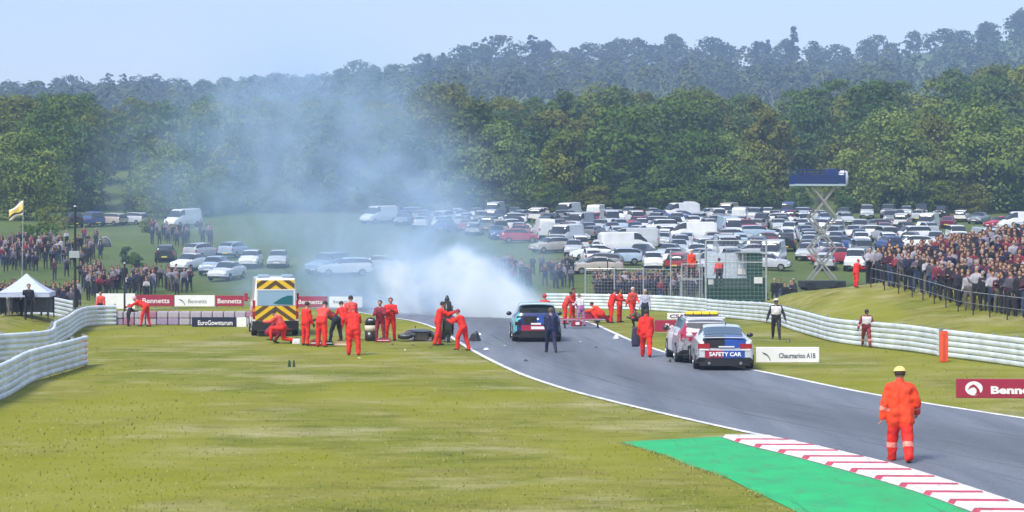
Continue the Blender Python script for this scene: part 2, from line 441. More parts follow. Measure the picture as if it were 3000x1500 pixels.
def crown_mesh(name, rng, w, h, nclump, nleaf, lsize, m, shape='round', base=.22):
    """leaf clumps spread through an uneven crown volume; many small leaf faces with outward-leaning normals"""
    b = MB(); cl = []
    for k in range(nclump):
        for _ in range(20):
            a = rng.uniform(0, 2 * math.pi); t = rng.random()
            zz = base + (1 - base) * t
            if shape == 'round': rad = math.sin(math.pi * min(1, (t * .86 + .14))) ** .6
            elif shape == 'cone': rad = (1 - t) ** .9 * .95 + .04
            elif shape == 'column': rad = (math.sin(math.pi * (t * .9 + .08)) ** .4)
            else: rad = math.sin(math.pi * (t * .8 + .2)) ** .7
            rr = rad * math.sqrt(rng.uniform(.25, 1.0)) * (w / 2) * .82
            p = Vector((math.cos(a) * rr, math.sin(a) * rr, zz * h))
            if all((p - q).length > w * .06 for q, _ in cl): break
        cl.append((p, rng.uniform(.7, 1.25) * w * (.155 if shape == 'round' else .12)))
    for c, r in cl:
        for _ in range(nleaf):
            u = Vector((rng.gauss(0, 1), rng.gauss(0, 1), rng.gauss(0, 1))).normalized()
            if u.z < -.35: u.z *= -.6
            rr = r * rng.uniform(.72, 1.06)
            p = c + Vector((u.x * rr, u.y * rr, u.z * rr * .82))
            nrm = (u + Vector((rng.uniform(-.7, .7), rng.uniform(-.7, .7), rng.uniform(-.5, .8)))).normalized()
            t1 = nrm.orthogonal().normalized(); t1.rotate(Matrix.Rotation(rng.uniform(0, 6.28), 3, nrm)); t2 = nrm.cross(t1)
            s = lsize * rng.uniform(.6, 1.3)
            b.add([p + t1 * s, p + t2 * s * .6 + nrm * s * .15, p - t1 * s, p - t2 * s * .6 + nrm * s * .15], [(0, 1, 2, 3)])
    return b.mesh(name, m, smooth=False, fix=False), cl
def trunk_mesh(name, rng, h, cl, r0):
    b = MB(); top = h * .62
    pts = []; x = y = 0
    for i in range(6):
        t = i / 5; x += rng.uniform(-.12, .12); y += rng.uniform(-.12, .12)
        pts.append(Vector((x * t, y * t, top * t - (.5 if i == 0 else 0))))
    rings = []
    for i, p in enumerate(pts):
        rr = r0 * (1.25 if i == 0 else 1 - .75 * i / 5)
        rings.append([(p.x + math.cos(k * math.pi / 4) * rr, p.y + math.sin(k * math.pi / 4) * rr, p.z) for k in range(8)])
    b.loft(rings)
    for c, r in rng.sample(cl, min(9, len(cl))):
        s = pts[rng.choice((2, 3, 3, 4))]
        mid = s.lerp(c, .55) + Vector((0, 0, rng.uniform(-.3, .1)))
        b.tube(s, mid, r0 * .36, r0 * .2, 5); b.tube(mid, c, r0 * .2, r0 * .06, 5)
    return b.mesh(name, M_BARK, smooth=True, fix=False)
TREES = {}
def tree_proto(key, seed, w, h, ncl, nl, ls, m, shape='round', base=.22, r0=.28):
    rng = random.Random(seed)
    cm, cl = crown_mesh('crown_' + key, rng, w, h, ncl, nl, ls, m, shape, base)
    TREES[key] = (cm, trunk_mesh('trunk_' + key, rng, h, cl, r0), h)
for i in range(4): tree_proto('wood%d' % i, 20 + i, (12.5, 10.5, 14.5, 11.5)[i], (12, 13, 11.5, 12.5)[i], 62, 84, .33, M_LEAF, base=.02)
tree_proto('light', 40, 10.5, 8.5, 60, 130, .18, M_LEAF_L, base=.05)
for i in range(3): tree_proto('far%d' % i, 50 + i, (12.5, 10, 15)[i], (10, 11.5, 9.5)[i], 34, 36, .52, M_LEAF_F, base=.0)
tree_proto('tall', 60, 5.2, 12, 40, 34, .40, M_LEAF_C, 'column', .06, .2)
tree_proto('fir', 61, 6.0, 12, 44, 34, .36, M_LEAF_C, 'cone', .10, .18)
def plant_tree(key, x, y, hgt, label, group, name='broadleaf_tree', sx=1.0, z=None):
    cm, tm, h = TREES[key]
    o = empty(name, (x, y, (H(x, y) if z is None else z) - .15), random.uniform(0, 6.28), label, 'bush' if name == 'bush' else 'tree', group)
    s = hgt / h; o.scale = (s * sx, s * sx, s)
    c = link('crown', cm, o); t = link('trunk', tm, o)
    return o
rw = random.Random(5)
WTX = [-200, 0, 600, 1000, 1150, 1280, 1500, 1700, 1950, 2150, 2350, 2600, 2800, 3000, 3200]
WTY = [278, 275, 285, 305, 290, 255, 285, 275, 258, 285, 235, 235, 205, 190, 185]
ROWS = [(292, 0, 'front row of the wood'), (316, 1, 'second row of the wood'), (342, 2, 'middle of the wood'), (368, 3, 'upper part of the wood'), (396, 4, 'top edge of the wood')]
KN = ['dense green broadleaf tree', 'broad dark green tree', 'rounded olive green tree', 'bushy deep green tree']
for d, ri, wh in ROWS:
    half = d * .27 + 4
    x = -half + rw.uniform(0, 6)
    while x < half:
        i = rw.randrange(4); px = 1500 + x * F / d; y = d + rw.uniform(-8, 8); g = H(x, y)
        lim = CH + (HY - interp(px, WTX, WTY)) / F * y - g                # height that reaches the wood's outline
        hh = max(6.0, min(15.5, rw.uniform(8.5, 15) if ri < 3 else lim * rw.uniform(.82, 1.04)))
        if ri < 3: hh = min(hh, lim)
        plant_tree('wood%d' % i, x, y, hh, '%s in the %s' % (KN[i], wh), 'trees of the wooded hillside', sx=rw.uniform(.85, 1.2) * (1.15 if hh < 9 else 1))
        x += rw.uniform(6.5, 13)
# lighter trees in front of the wood on the left
for px, d, hh, lab in [(75, 262, 10.5, 'pale yellow green spreading tree above the flag at the left edge'), (495, 268, 8.8, 'pale grey green rounded tree right of the cars by the wood on the left'),
                       (1465, 284, 11.5, 'bright green tree at the front of the wood above the smoke'), (2590, 284, 13.0, 'bright yellow green tree at the front of the wood right of the scissor lift'), (2130, 285, 10.0, 'bright green tree at the front of the wood left of the scissor lift'), (2890, 286, 13.5, 'bright green tree at the front of the wood near the right edge'),
                       (620, 276, 6.0, 'small pale bushy tree at the smoky foot of the wood')]:
    plant_tree('light', X(px, d), d, hh, lab, None, sx=1.05)
# ridge trees on the skyline
TOPX = [-100, 0, 120, 330, 420, 560, 700, 860, 960, 1060, 1200, 1330, 1400, 1480, 1640, 1760, 1850, 2000, 2150, 2260, 2330, 2450, 2600, 2700, 2760, 2850, 2930, 3000, 3100]
TOPY = [262, 255, 248, 244, 250, 240, 228, 215, 205, 200, 180, 160, 128, 120, 125, 135, 118, 105, 125, 135, 118, 110, 112, 105, 95, 95, 40, 42, 40]
for d, off in ((1290, -6), (1240, 4)):
    x = -d * .26
    while x < d * .27:
        px = 1500 + x * F / d
        g = H(x, d)
        top = CH + (HY - (interp(px, TOPX, TOPY) + off + rw.uniform(-5, 14))) / F * d
        hh = max(9, min(30, (top - g) * (rw.choice((1, 1, .85, .7)) if px < 2750 else 1.05))); i = rw.randrange(3)
        plant_tree('far%d' % i, x, d + rw.uniform(-12, 12), hh, ('hazy rounded tree on the crest' if off < 0 else 'hazy tree just below the crest') + ' of the far ridge, %s part' % ('left' if px < 1000 else 'middle' if px < 2000 else 'right'), 'trees of the far ridge', sx=rw.uniform(.9, 1.5))
        x += rw.uniform(9, 24)
# the wooded slope below the ridge reads as one mass
wood = MB(); rf = random.Random(9)
for d in (1190, 1130, 1070, 1010, 950, 890, 830):
    x = -d * .26
    while x < d * .27:
        px = 1500 + x * F / d; dd = d + rf.uniform(-20, 20); g = H(x, dd); w_ = rf.uniform(13, 20); h_ = rf.uniform(10, 17)
        if noise.noise(Vector((x * .012, d * .012, 3))) < .28:
            for _ in range(210):
                u = Vector((rf.gauss(0, 1), rf.gauss(0, 1), abs(rf.gauss(0, 1)))).normalized()
                p = Vector((x + u.x * w_ / 2, dd + u.y * w_ / 2, g + u.z * h_ + rf.uniform(-1, .6)))
                nr = (u + Vector((rf.uniform(-.6, .6), rf.uniform(-.6, .6), rf.uniform(-.2, .7)))).normalized(); t1 = nr.orthogonal().normalized(); t2 = nr.cross(t1); s_ = rf.uniform(.7, 1.5)
                wood.add([p + t1 * s_, p + t2 * s_ * .7, p - t1 * s_, p - t2 * s_ * .7], [(0, 1, 2, 3)])
        x += rf.uniform(11, 17)
wo = wood.build('ridge_wood', M_LEAF_F, None, fix=False); tag(wo, kind='stuff')
# undergrowth along the foot of the wood
xx = -78
while xx < 80:
    plant_tree('wood%d' % rw.randrange(4), xx, 283 + rw.uniform(-3, 3), rw.uniform(3.2, 5.6), 'low dark bush at the foot of the wood, %s half' % ('left' if xx < 0 else 'right'), 'bushes along the foot of the wood', 'bush', sx=rw.uniform(1.1, 1.6))
    xx += rw.uniform(4.5, 7.5)
for px, ty, key, nm, lab in [(322, 212, 'tall', 'poplar_tree', 'dark pointed tree, left one of the tall pair on the left skyline'), (358, 214, 'tall', 'poplar_tree', 'dark pointed tree, middle of the tall clump on the left skyline'),
        (388, 222, 'tall', 'poplar_tree', 'dark pointed tree, right one of the tall clump on the left skyline'), (1255, 158, 'fir', 'fir_tree', 'small dark fir, left of two on the skyline left of the high wood'),
        (1298, 156, 'fir', 'fir_tree', 'small dark fir, right of two on the skyline left of the high wood'), (1562, 100, 'tall', 'poplar_tree', 'dark upright tree rising over the middle of the skyline'),
        (2325, 80, 'fir', 'fir_tree', 'dark pointed fir standing highest on the right half of the ridge'), (2215, 122, 'fir', 'fir_tree', 'dark fir in the clump right of the pale ridge trees'), (2250, 118, 'fir', 'fir_tree', 'dark fir, right of the clump near the tall pointed fir'),
        (1062, 186, 'tall', 'poplar_tree', 'thin hazy upright tree on the middle left skyline')]:
    d = 1225; x = X(px, d); g = H(x, d); top = CH + (HY - ty) / F * d
    plant_tree(key, x, d, max(15, top - g), lab, None, nm, sx=1.0 if key == 'fir' else .9)

# ------------------------------------------------------------------ haze and smoke
def volume_mat(name, col, dens, aniso=0.0):
    m = bpy.data.materials.new(name); m.use_nodes = True
    n, l = m.node_tree.nodes, m.node_tree.links
    n.remove(n['Principled BSDF'])
    v = n.new('ShaderNodeVolumePrincipled'); v.inputs['Color'].default_value = (*col, 1); v.inputs['Density'].default_value = dens
    v.inputs['Anisotropy'].default_value = aniso
    l.new(v.outputs[0], n['Material Output'].inputs['Volume'])
    return m, v
b = MB(); b.box((0, 640, 80), (1500, 1500, 166))
hz_m, _ = volume_mat('haze_air', (.46, .64, 1.0), .00044)
hz = b.build('haze', hz_m); tag(hz, kind='stuff')
# smoke drifting off the track towards the left
BL = [  # px, py, d, radius (m), density
    (1430, 900, 114, 2.7, 2.6), (1330, 885, 117, 2.9, 2.3), (1515, 912, 112, 1.9, 1.7), (1230, 870, 121, 3.1, 1.2), (1390, 835, 119, 2.6, .55), (1170, 840, 127, 4.0, .20), (1040, 840, 128, 4.2, .10),
    (1290, 720, 126, 4.6, .13), (1060, 710, 134, 7.0, .06), (1230, 570, 132, 5.5, .065), (1010, 530, 140, 8, .036), (1190, 440, 138, 5.5, .045),
    (850, 400, 148, 8.5, .034), (780, 640, 148, 9, .022), (960, 320, 150, 8, .030), (640, 460, 156, 9, .022), (1390, 520, 140, 5, .018), (1520, 800, 122, 4.0, .09), (880, 800, 135, 6.5, .05), (1430, 680, 130, 4.5, .03), (480, 540, 160, 9, .018), (760, 260, 158, 8, .022), (1120, 230, 150, 6, .016)]
cs = [Q(a, b_, d) for a, b_, d, r, k in BL]
lo = [min(c[i] - BL[j][3] for j, c in enumerate(cs)) for i in range(3)]; hi = [max(c[i] + BL[j][3] for j, c in enumerate(cs)) for i in range(3)]
lo[2] = max(lo[2], -.6)
ctr = Vector([(a + c) / 2 for a, c in zip(lo, hi)])
b = MB(); b.box((0, 0, 0), [c - a for a, c in zip(lo, hi)])
sm, v = volume_mat('smoke_air', (.93, .975, 1.0), 0.0, .0)
n, l = sm.node_tree.nodes, sm.node_tree.links
tc = n.new('ShaderNodeTexCoord')
nt = n.new('ShaderNodeTexNoise'); nt.inputs['Scale'].default_value = .30; nt.inputs['Detail'].default_value = 6; nt.inputs['Roughness'].default_value = .66; nt.inputs['Distortion'].default_value = .6
l.new(tc.outputs['Object'], nt.inputs[0])
# warp the position a little so the puffs are not round
wp = n.new('ShaderNodeVectorMath'); wp.operation = 'MULTIPLY_ADD'; wp.inputs[1].default_value = (5, 5, 5)
sb = n.new('ShaderNodeVectorMath'); sb.operation = 'SUBTRACT'; sb.inputs[1].default_value = (.5, .5, .5)
l.new(nt.outputs['Color'], sb.inputs[0]); l.new(sb.outputs[0], wp.inputs[0]); l.new(tc.outputs['Object'], wp.inputs[2])
acc = None
for c, (a, b_, d, r, k) in zip(cs, BL):
    ds = n.new('ShaderNodeVectorMath'); ds.operation = 'DISTANCE'; ds.inputs[1].default_value = c - ctr; l.new(wp.outputs[0], ds.inputs[0])
    mr = n.new('ShaderNodeMapRange'); mr.interpolation_type = 'SMOOTHSTEP'; mr.inputs[1].default_value = r * 1.1; mr.inputs[2].default_value = r * .1; mr.inputs[3].default_value = 0; mr.inputs[4].default_value = k
    l.new(ds.outputs['Value'], mr.inputs[0])
    if acc is None: acc = mr.outputs[0]
    else:
        ad = n.new('ShaderNodeMath'); ad.operation = 'ADD'; l.new(acc, ad.inputs[0]); l.new(mr.outputs[0], ad.inputs[1]); acc = ad.outputs[0]
m2 = n.new('ShaderNodeMapRange'); m2.inputs[1].default_value = .40; m2.inputs[2].default_value = .62; m2.inputs[3].default_value = .12; m2.inputs[4].default_value = 2.1
l.new(nt.outputs[0], m2.inputs[0])
ml = n.new('ShaderNodeMath'); ml.operation = 'MULTIPLY'; l.new(acc, ml.inputs[0]); l.new(m2.outputs[0], ml.inputs[1])
l.new(ml.outputs[0], v.inputs['Density'])
cr = n.new('ShaderNodeValToRGB'); e = cr.color_ramp.elements          # thin smoke scatters blue, dense smoke white
e[0].position = .0; e[0].color = (.52, .74, 1.0, 1); e[1].position = .6; e[1].color = (.92, .975, 1.0, 1)
l.new(ml.outputs[0], cr.inputs[0]); l.new(cr.outputs[0], v.inputs['Color'])
smoke = b.build('smoke', sm); smoke.location = ctr
tag(smoke, kind='stuff')
# ------------------------------------------------------------------ painted run-off and kerb
OUT = [(43.7, 4.42), (42.3, 4.68), (41.1, 5.02), (39.9, 5.4), (38.2, 5.85), (36.3, 6.32), (35.1, 6.58), (33.3, 6.9), (31, 7.2), (28, 7.55), (24, 8.1)]
GRN = [(42.6, 2.24), (39.9, 3.01), (38.3, 3.3), (36.6, 3.75), (34.6, 4.03), (32, 4.4), (28, 4.9), (24, 5.5)]
ou = resample([Vector((p[1], p[0])) for p in catmull(OUT, 6)], 40)
gr = resample([Vector((p[1], p[0])) for p in catmull(GRN, 6)], 40)
M_GRN = mat('run_off_paint', (.004, .40, .115), .6, var=.22, scale=1.2, bump=.25, bscale=30)
def wear(m, dirt, lo, hi, sc, stretch=(1, 1, 1)):
    n, l = m.node_tree.nodes, m.node_tree.links; bs = n['Principled BSDF']; src = bs.inputs['Base Color'].links[0].from_socket
    ge = n.new('ShaderNodeNewGeometry'); mp = n.new('ShaderNodeMapping'); mp.inputs['Scale'].default_value = stretch; mp.inputs['Rotation'].default_value = (0, 0, R(16))
    t = n.new('ShaderNodeTexNoise'); t.inputs['Scale'].default_value = sc; t.inputs['Detail'].default_value = 7; t.inputs['Roughness'].default_value = .72
    l.new(ge.outputs['Position'], mp.inputs[0]); l.new(mp.outputs[0], t.inputs[0])
    q = n.new('ShaderNodeMapRange'); q.inputs[1].default_value = lo; q.inputs[2].default_value = hi; q.inputs[4].default_value = .8; l.new(t.outputs[0], q.inputs[0])
    x = n.new('ShaderNodeMix'); x.data_type = 'RGBA'; l.new(q.outputs[0], x.inputs[0]); l.new(src, x.inputs[6]); x.inputs[7].default_value = (*dirt, 1); l.new(x.outputs[2], bs.inputs['Base Color'])
wear(M_GRN, (.07, .20, .08), .52, .72, 1.6, (1.6, .5, 1)); wear(M_GRN, (.03, .09, .05), .60, .70, 1.1, (3.2, .18, 1))
g = ribbon('painted_runoff', gr, ou, 0.010, M_GRN, 6); tag(g, kind='structure')
inn = resample(list(reversed([p for p in offset2(Lc, -.03) if 23.5 < p.y < 44.5])), 40)
M_KW = mat('kerb_white', (.70, .66, .68), .65, var=.25, scale=5.0)
M_KR = mat('kerb_red', (.46, .06, .10), .65, var=.3, scale=5.0)
wear(M_KW, (.30, .27, .27), .55, .75, 2.2, (2.2, .5, 1)); wear(M_KR, (.12, .05, .05), .55, .75, 2.2, (2.2, .5, 1))
M_CONC = mat('concrete', (.30, .29, .27), .85, var=.3, scale=4.0)
kerb = ribbon('kerb', ou, inn, 0.016, M_CONC, 2); tag(kerb, kind='structure')
oy = sorted((p.y, p.x) for p in ou); iy = sorted((p.y, p.x) for p in inn)
ko = lambda y: Vector((interp(y, [a for a, _ in oy], [c for _, c in oy]), y)); ki = lambda y: Vector((interp(y, [a for a, _ in iy], [c for _, c in iy]), y))
def kerb_block(y0, y1, m, white):
    """one saw-tooth: y0 is the far end; white faces ramp up towards the camera, red faces drop"""
    b = MB(); a0, c0, a1, c1 = ko(y0), ki(y0), ko(y1), ki(y1)
    h0, h1 = (.075, .022) if white else (.022, .075)
    P = lambda p, z: (p.x, p.y, z)
    a0, a1 = a0.lerp(c0, .03), a1.lerp(c1, .03); m0, m1 = a0.lerp(c0, .05), a1.lerp(c1, .05)
    vs = [P(a0, .012), P(m0, h0), P(c0, h0 * .92), P(a1, .012), P(m1, h1), P(c1, h1 * .92), P(c0, .012), P(c1, .012)]
    b.add(vs, [(0, 1, 4, 3), (1, 2, 5, 4), (0, 6, 2, 1), (3, 4, 5, 7), (2, 6, 7, 5), (0, 3, 7, 6)])
    b.build('kerb_block', m, kerb)
y_ = 43.5
while y_ > 24.6:
    kerb_block(y_, y_ - .80, M_KW, True); kerb_block(y_ - .80, y_ - 1.08, M_KR, True); y_ -= 1.09

# ------------------------------------------------------------------ steel crash barriers
M_RAIL = mat('rail_steel', (.70, .77, .80), .42, metal=.15, var=.28, scale=1.6)
M_POST = mat('post_steel', (.30, .33, .34), .5, metal=.5, var=.2)
M_ORANGE = mat('orange_plastic', (.78, .10, .03), .5, var=.15)
PROF = [(-.025, .004), (.035, .012), (.060, .04), (.068, .09), (.060, .14), (.035, .166), (-.025, .176), (-.035, .174), (-.035, .006)]
def armco(name, pts, label, side, rails=5, rh=.195, z0=.02, sect=3.8, end=None, rel=None):
    line = [Vector((p[1], p[0])) for p in catmull([(p[1], p[0]) for p in pts], 10)]
    L = sum((b - a).length for a, b in zip(line[:-1], line[1:]))
    n = max(1, round(L / sect)); line = resample(line, n * 6 + 1)
    root = empty(name, (line[0].x, line[0].y, H(line[0].x, line[0].y)), 0, label, 'barrier')
    o3 = root.location
    nrm = offset2(line, side)
    for r in range(rails):
        for k in range(n):
            rings = []
            for i in range(k * 6, k * 6 + 7):
                p, q = line[i], nrm[i]; d = (q - p).normalized()
                e = .006 if i == k * 6 else 0
                zb = H(p.x, p.y) + z0 + r * rh + .012 * math.sin(i * .31 + r * .4)
                rings.append([(p.x + d.x * (a + e) - o3.x, p.y + d.y * (a + e) - o3.y, zb + z - o3.z) for a, z in PROF])
            b = MB(); b.loft(rings); b.build('rail', M_RAIL, root, smooth=False)
    pm = MB(); pm.box((0, 0, (rails * rh + .05) / 2 - .1), (.1, .12, rails * rh + .25)); pmesh = pm.mesh('post', M_POST)
    for k in range(0, n * 6 + 1, 3):
        p, q = line[k], nrm[k]; d = (p - q).normalized()
        o = link('post', pmesh, root); o.location = (p.x + d.x * .09 - o3.x, p.y + d.y * .09 - o3.y, H(p.x, p.y) - o3.z)
    return root, line
armco('crash_barrier', [(10.9, 115), (11.3, 112.7), (12.2, 106), (12.7, 99.2), (12.75, 91), (12.95, 82.7), (14.0, 78.5), (14.7, 75.9), (15.15, 72.8)], 'long white steel crash barrier curving below the grass mound on the right', 1)
armco('crash_barrier', [(15.25, 72.2), (16.6, 66.5), (17.6, 61), (18.6, 55)], 'white steel crash barrier right of the orange post, running off the right edge', 1)
armco('crash_barrier', [(-12.9, 46), (-13.35, 53.75), (-14.0, 60), (-14.15, 68.1)], 'nearest white steel crash barrier at the left edge, ending at an orange strip', 1)
armco('crash_barrier', [(-18.4, 66), (-17.3, 69.3), (-16.4, 72.5), (-17.6, 79), (-18.6, 86), (-19.7, 93.5), (-19.95, 97), (-19.0, 98.2)], 'white steel crash barrier snaking behind the nearest one on the left', 1)
armco('crash_barrier', [(-23.9, 100.6), (-22.9, 101.2), (-21.8, 101.6)], 'short straight white crash barrier in front of the gazebo', 1)
armco('crash_barrier', [(X(1600, 128), 128), (X(1760, 127), 127), (X(1900, 125), 125), (X(1985, 122), 122), (11.2, 116.5)], 'hazy grey white crash barrier behind the marshals in the middle', 1)
def end_strip(px, py0, py1, d, wpx, label):
    p = G(px, py1); s = F / p.y
    o = empty('marker_post', (p.x, p.y, 0), R(4), label, 'post')
    b = MB(); hgt = (py1 - py0) / s; wd = wpx / s
    b.box((0, 0, hgt / 2), (wd, .12, hgt)); me = b.mesh('panel', M_ORANGE); bevel_mesh(me, .02); link('panel', me, o)
    b = MB(); b.box((0, 0, hgt + .015), (wd * .8, .1, .03)); b.box((0, -.066, hgt * .5), (wd * .3, .012, hgt * .9)); b.build('edge_cap', mat('orange_dark', (.60, .07, .03), .5), o)
end_strip(2765, 972, 1060, 0, 24, 'orange marker post covering the joint of the right crash barriers')
end_strip(248, 985, 1069, 0, 12, 'orange end strip closing the nearest left crash barrier')

# ------------------------------------------------------------------ advertising boards
def text_part(parent, body, loc, size, m, name='lettering', width=None, shear=0.0, bold=.0):
    cu = bpy.data.curves.new('t', 'FONT'); cu.body = body; cu.size = size; cu.extrude = .004; cu.offset = bold; cu.resolution_u = 3; cu.align_x = 'LEFT'; cu.shear = shear
    ob = bpy.data.objects.new('t', cu); COL.objects.link(ob)
    dg = bpy.context.evaluated_depsgraph_get(); dg.update()
    me = bpy.data.meshes.new_from_object(ob.evaluated_get(dg)); bpy.data.objects.remove(ob)
    me.materials.clear(); me.materials.append(m)
    if width:
        xs_ = [v.co.x for v in me.vertices]; k = width / max(1e-6, max(xs_) - min(xs_)); x0 = min(xs_)
        for v in me.vertices: v.co.x = (v.co.x - x0) * k
    o = link(name, me, parent); o.location = loc; o.rotation_euler = (R(90), 0, 0)
    return o
M_CRIM = mat('crimson_vinyl', (.33, .018, .055), .45, var=.12, scale=2)
M_WHITE = mat('white_vinyl', (.80, .80, .80), .45, var=.08, scale=2)
M_NAVY = mat('navy_vinyl', (.012, .014, .045), .45, var=.15, scale=2)
M_BLACK = mat('black_paint', (.012, .012, .014), .4)
M_GREYT = mat('grey_print', (.12, .14, .17), .5)
def board(px0, px1, py0, py1, d, m, label, text=None, tm=None, tx=.3, tw=.6, th=.5, tz=.28, logo=None, z=None, rz=0.0, bold=.006):
    xa, xb = X(px0, d), X(px1, d); W = xb - xa; Hh = (py1 - py0) / F * d
    zb = Q(0, py1, d).z if z is None else z
    o = empty('advertising_board', ((xa + xb) / 2, d, zb), rz, label, 'board')
    b = MB(); b.box((0, 0, Hh / 2), (W, .05, Hh)); me = b.mesh('panel', m); bevel_mesh(me, .012, 1); link('panel', me, o)
    b = MB()
    for k in (-.46, 0, .46):
        b2 = MB(); b2.box((k * W, .06, Hh / 2 - .2), (.06, .06, Hh + .35)); b2.build('stake', M_POST, o)
    if text: text_part(o, text, (-W / 2 + tx * W, -.03, tz * Hh), th * Hh * 1.25, tm, width=tw * W, bold=bold)
    if logo: logo(o, W, Hh)
    return o
def globe_logo(o, W, Hh):
    r = Hh * .37; cx, cz = -W * .30, Hh * .5
    b = MB(); n = 28; q = -.030
    ring = [(cx + math.cos(2 * math.pi * i / n) * r * 1.22, q, cz + math.sin(2 * math.pi * i / n) * r) for i in range(n)]
    b.add(ring + [(x, -.024, z) for x, _, z in ring], [tuple(range(n))] + [(i, n + i, n + (i + 1) % n, (i + 1) % n) for i in range(n)])
    b.build('emblem', M_WHITE, o)
    b = MB(); pts = [(-.05, .62), (.25, .42), (.62, -.1), (.82, -.72), (.45, -.92), (.1, -.98), (.32, -.55), (.3, -.1), (-.02, .2), (-.45, .05), (-.8, -.25), (-.5, .35)]
    vs = [(cx + x * r * 1.22 * .93, -.036, cz + z * r * .95) for x, z in pts]
    b.add(vs + [(x, -.028, z) for x, _, z in vs], [tuple(range(len(vs)))] + [(i, len(vs) + i, len(vs) + (i + 1) % len(vs), (i + 1) % len(vs)) for i in range(len(vs))])
    o2 = b.build('emblem_mark', M_CRIM, o)
def swoosh_logo(o, W, Hh):
    b = MB(); cx = -W * .36; vs = []
    up = [(0, .68), (.5, .62), (.85, .5), (1.1, .3), (1.2, .12)]; dn = [(1.1, .12), (.95, .3), (.7, .44), (.35, .52)]
    poly = [(cx - .12 + x * Hh * .5, -.030, z * Hh) for x, z in up + dn]
    b.add(poly + [(x, -.024, z) for x, _, z in poly], [tuple(range(len(poly)))] + [(i, len(poly) + i, len(poly) + (i + 1) % len(poly), (i + 1) % len(poly)) for i in range(len(poly))])
    b.build('emblem', M_GREYT, o)
board(2802, 3060, 1110, 1166, 25800 / (1166 - 690), M_CRIM, 'crimson advertising board with round white emblem at the right edge', 'Bennetts', M_WHITE, .39, .62, .42, .24, globe_logo, rz=R(-3), bold=.012)
board(2215, 2400, 1017, 1062, 25800 / (1062 - 690), M_WHITE, 'white advertising board with grey lettering right of the silver coupe', 'Chaurnarioo A1B', M_GREYT, .36, .58, .36, .30, swoosh_logo)
board(1918, 2062, 938, 972, 25800 / (972 - 690), M_CRIM, 'crimson advertising board on the grass behind the marshal with a dark jacket', 'Bennetts', M_WHITE, .22, .6, .5, .28)
board(1955, 2016, 917, 936, 104, M_WHITE, 'small white board above the crimson board behind the estate car', 'CSA', mat('purple_print', (.10, .02, .10), .5), .12, .72, .6, .25)
board(400, 510, 864, 897, 128, M_CRIM, 'left one of the crimson boards in front of the left crowd', 'Bennetts', M_WHITE, .16, .72, .5, .28)
board(512, 629, 865, 898, 128, M_WHITE, 'white board with grey print between the two crimson boards on the left', 'Bennetts', M_GREYT, .34, .46, .4, .3, swoosh_logo, bold=0)
board(631, 714, 866, 897, 128, M_CRIM, 'right one of the crimson boards, just left of the ambulance', 'Bennetts', M_WHITE, .08, .84, .5, .28)
board(282, 396, 860, 905, 122, M_WHITE, 'tall white board behind the left barrier, left of the crimson boards', None)
board(858, 960, 868, 900, 128, M_CRIM, 'smoke veiled crimson board just right of the ambulance', 'Bennetts', M_WHITE, .15, .7, .45, .3)
board(965, 1062, 869, 901, 127, M_WHITE, 'smoke veiled white board behind the marshals', 'Bennetts', M_GREYT, .12, .5, .3, .4, bold=0)
board(562, 692, 929, 957, 96.6, M_NAVY, 'low navy banner with white lettering left of the ambulance', 'EuroGownturum', M_WHITE, .14, .78, .55, .18)
board(694, 722, 930, 958, 96.5, M_WHITE, 'small plain white panel at the right end of the navy banner')

# white and pink foam barrier along the far edge of the left run-off
fb = empty('foam_barrier', (X(335, 98.5), 98.5, H(-19, 98.5)), 0, 'pink and white block wall behind the bending marshal on the left', 'barrier')
M_PINK = [mat('foam_white', (.40, .36, .42), .7, var=.15), mat('foam_pink', (.36, .16, .26), .7, var=.2), mat('foam_mauve', (.32, .25, .38), .7, var=.2)]
bm_ = MB(); bm_.box((0, 0, .165), (.50, .5, .32)); blk = [bm_.mesh('foam_block', m) for m in M_PINK]
for m_ in blk: bevel_mesh(m_, .05, 2)
for i in range(13):
    for r in range(2):
        o = link('block', blk[random.choice((0, 0, 0, 1, 2))], fb); o.location = (i * .535 + .2, random.uniform(-.03, .03), r * .33)

# ------------------------------------------------------------------ catch fence, marshal hut, platform
M_WIRE = mat('wire', (.36, .40, .42), .5, metal=.6)
M_GALV = mat('galvanised', (.42, .46, .48), .45, metal=.55, var=.15)
M_DGRN = mat('dark_green_board', (.010, .060, .045), .6, var=.25, scale=3)
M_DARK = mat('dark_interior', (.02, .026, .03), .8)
def wire_panel(parent, p0, p1, z0, z1, step=.2, r=.006, name='mesh_panel'):
    b = MB(); p0, p1 = Vector(p0), Vector(p1); L = (p1 - p0).length; n = max(2, int(L / step))
    for i in range(n + 1):
        p = p0.lerp(p1, i / n); b.tube((p.x, p.y, z0), (p.x, p.y, z1), r, n=3, cap=False)
    k = max(2, int((z1 - z0) / step))
    for j in range(k + 1):
        z = lerp(z0, z1, j / k); b.tube((p0.x, p0.y, z), (p1.x, p1.y, z), r, n=3, cap=False)
    o = b.build(name, M_WIRE, parent, fix=False); return o
cf = empty('catch_fence', (0, 0, 0), 0, 'tall wire catch fence on grey posts behind the middle barrier', 'fence')
fx = [(X(1715, 129.5), 129.5), (X(1800, 129), 129), (X(1885, 128), 128), (X(1965, 126.5), 126.5), (X(2050, 124), 124)]
for i, p in enumerate(fx):
    b = MB(); b.tube((p[0], p[1], -.6), (p[0], p[1], 3.4 if i > 2 else 2.3), .05, n=8); b.build('fence_post', M_GALV, cf)
for i, (p, q) in enumerate(zip(fx[:-1], fx[1:])):
    zt = 3.3 if i > 2 else 2.2
    wire_panel(cf, (p[0], p[1], 0), (q[0], q[1], 0), -.2, zt)
    b = MB(); b.tube((p[0], p[1], zt), (q[0], q[1], zt), .03, n=6); b.build('top_rail', M_GALV, cf)

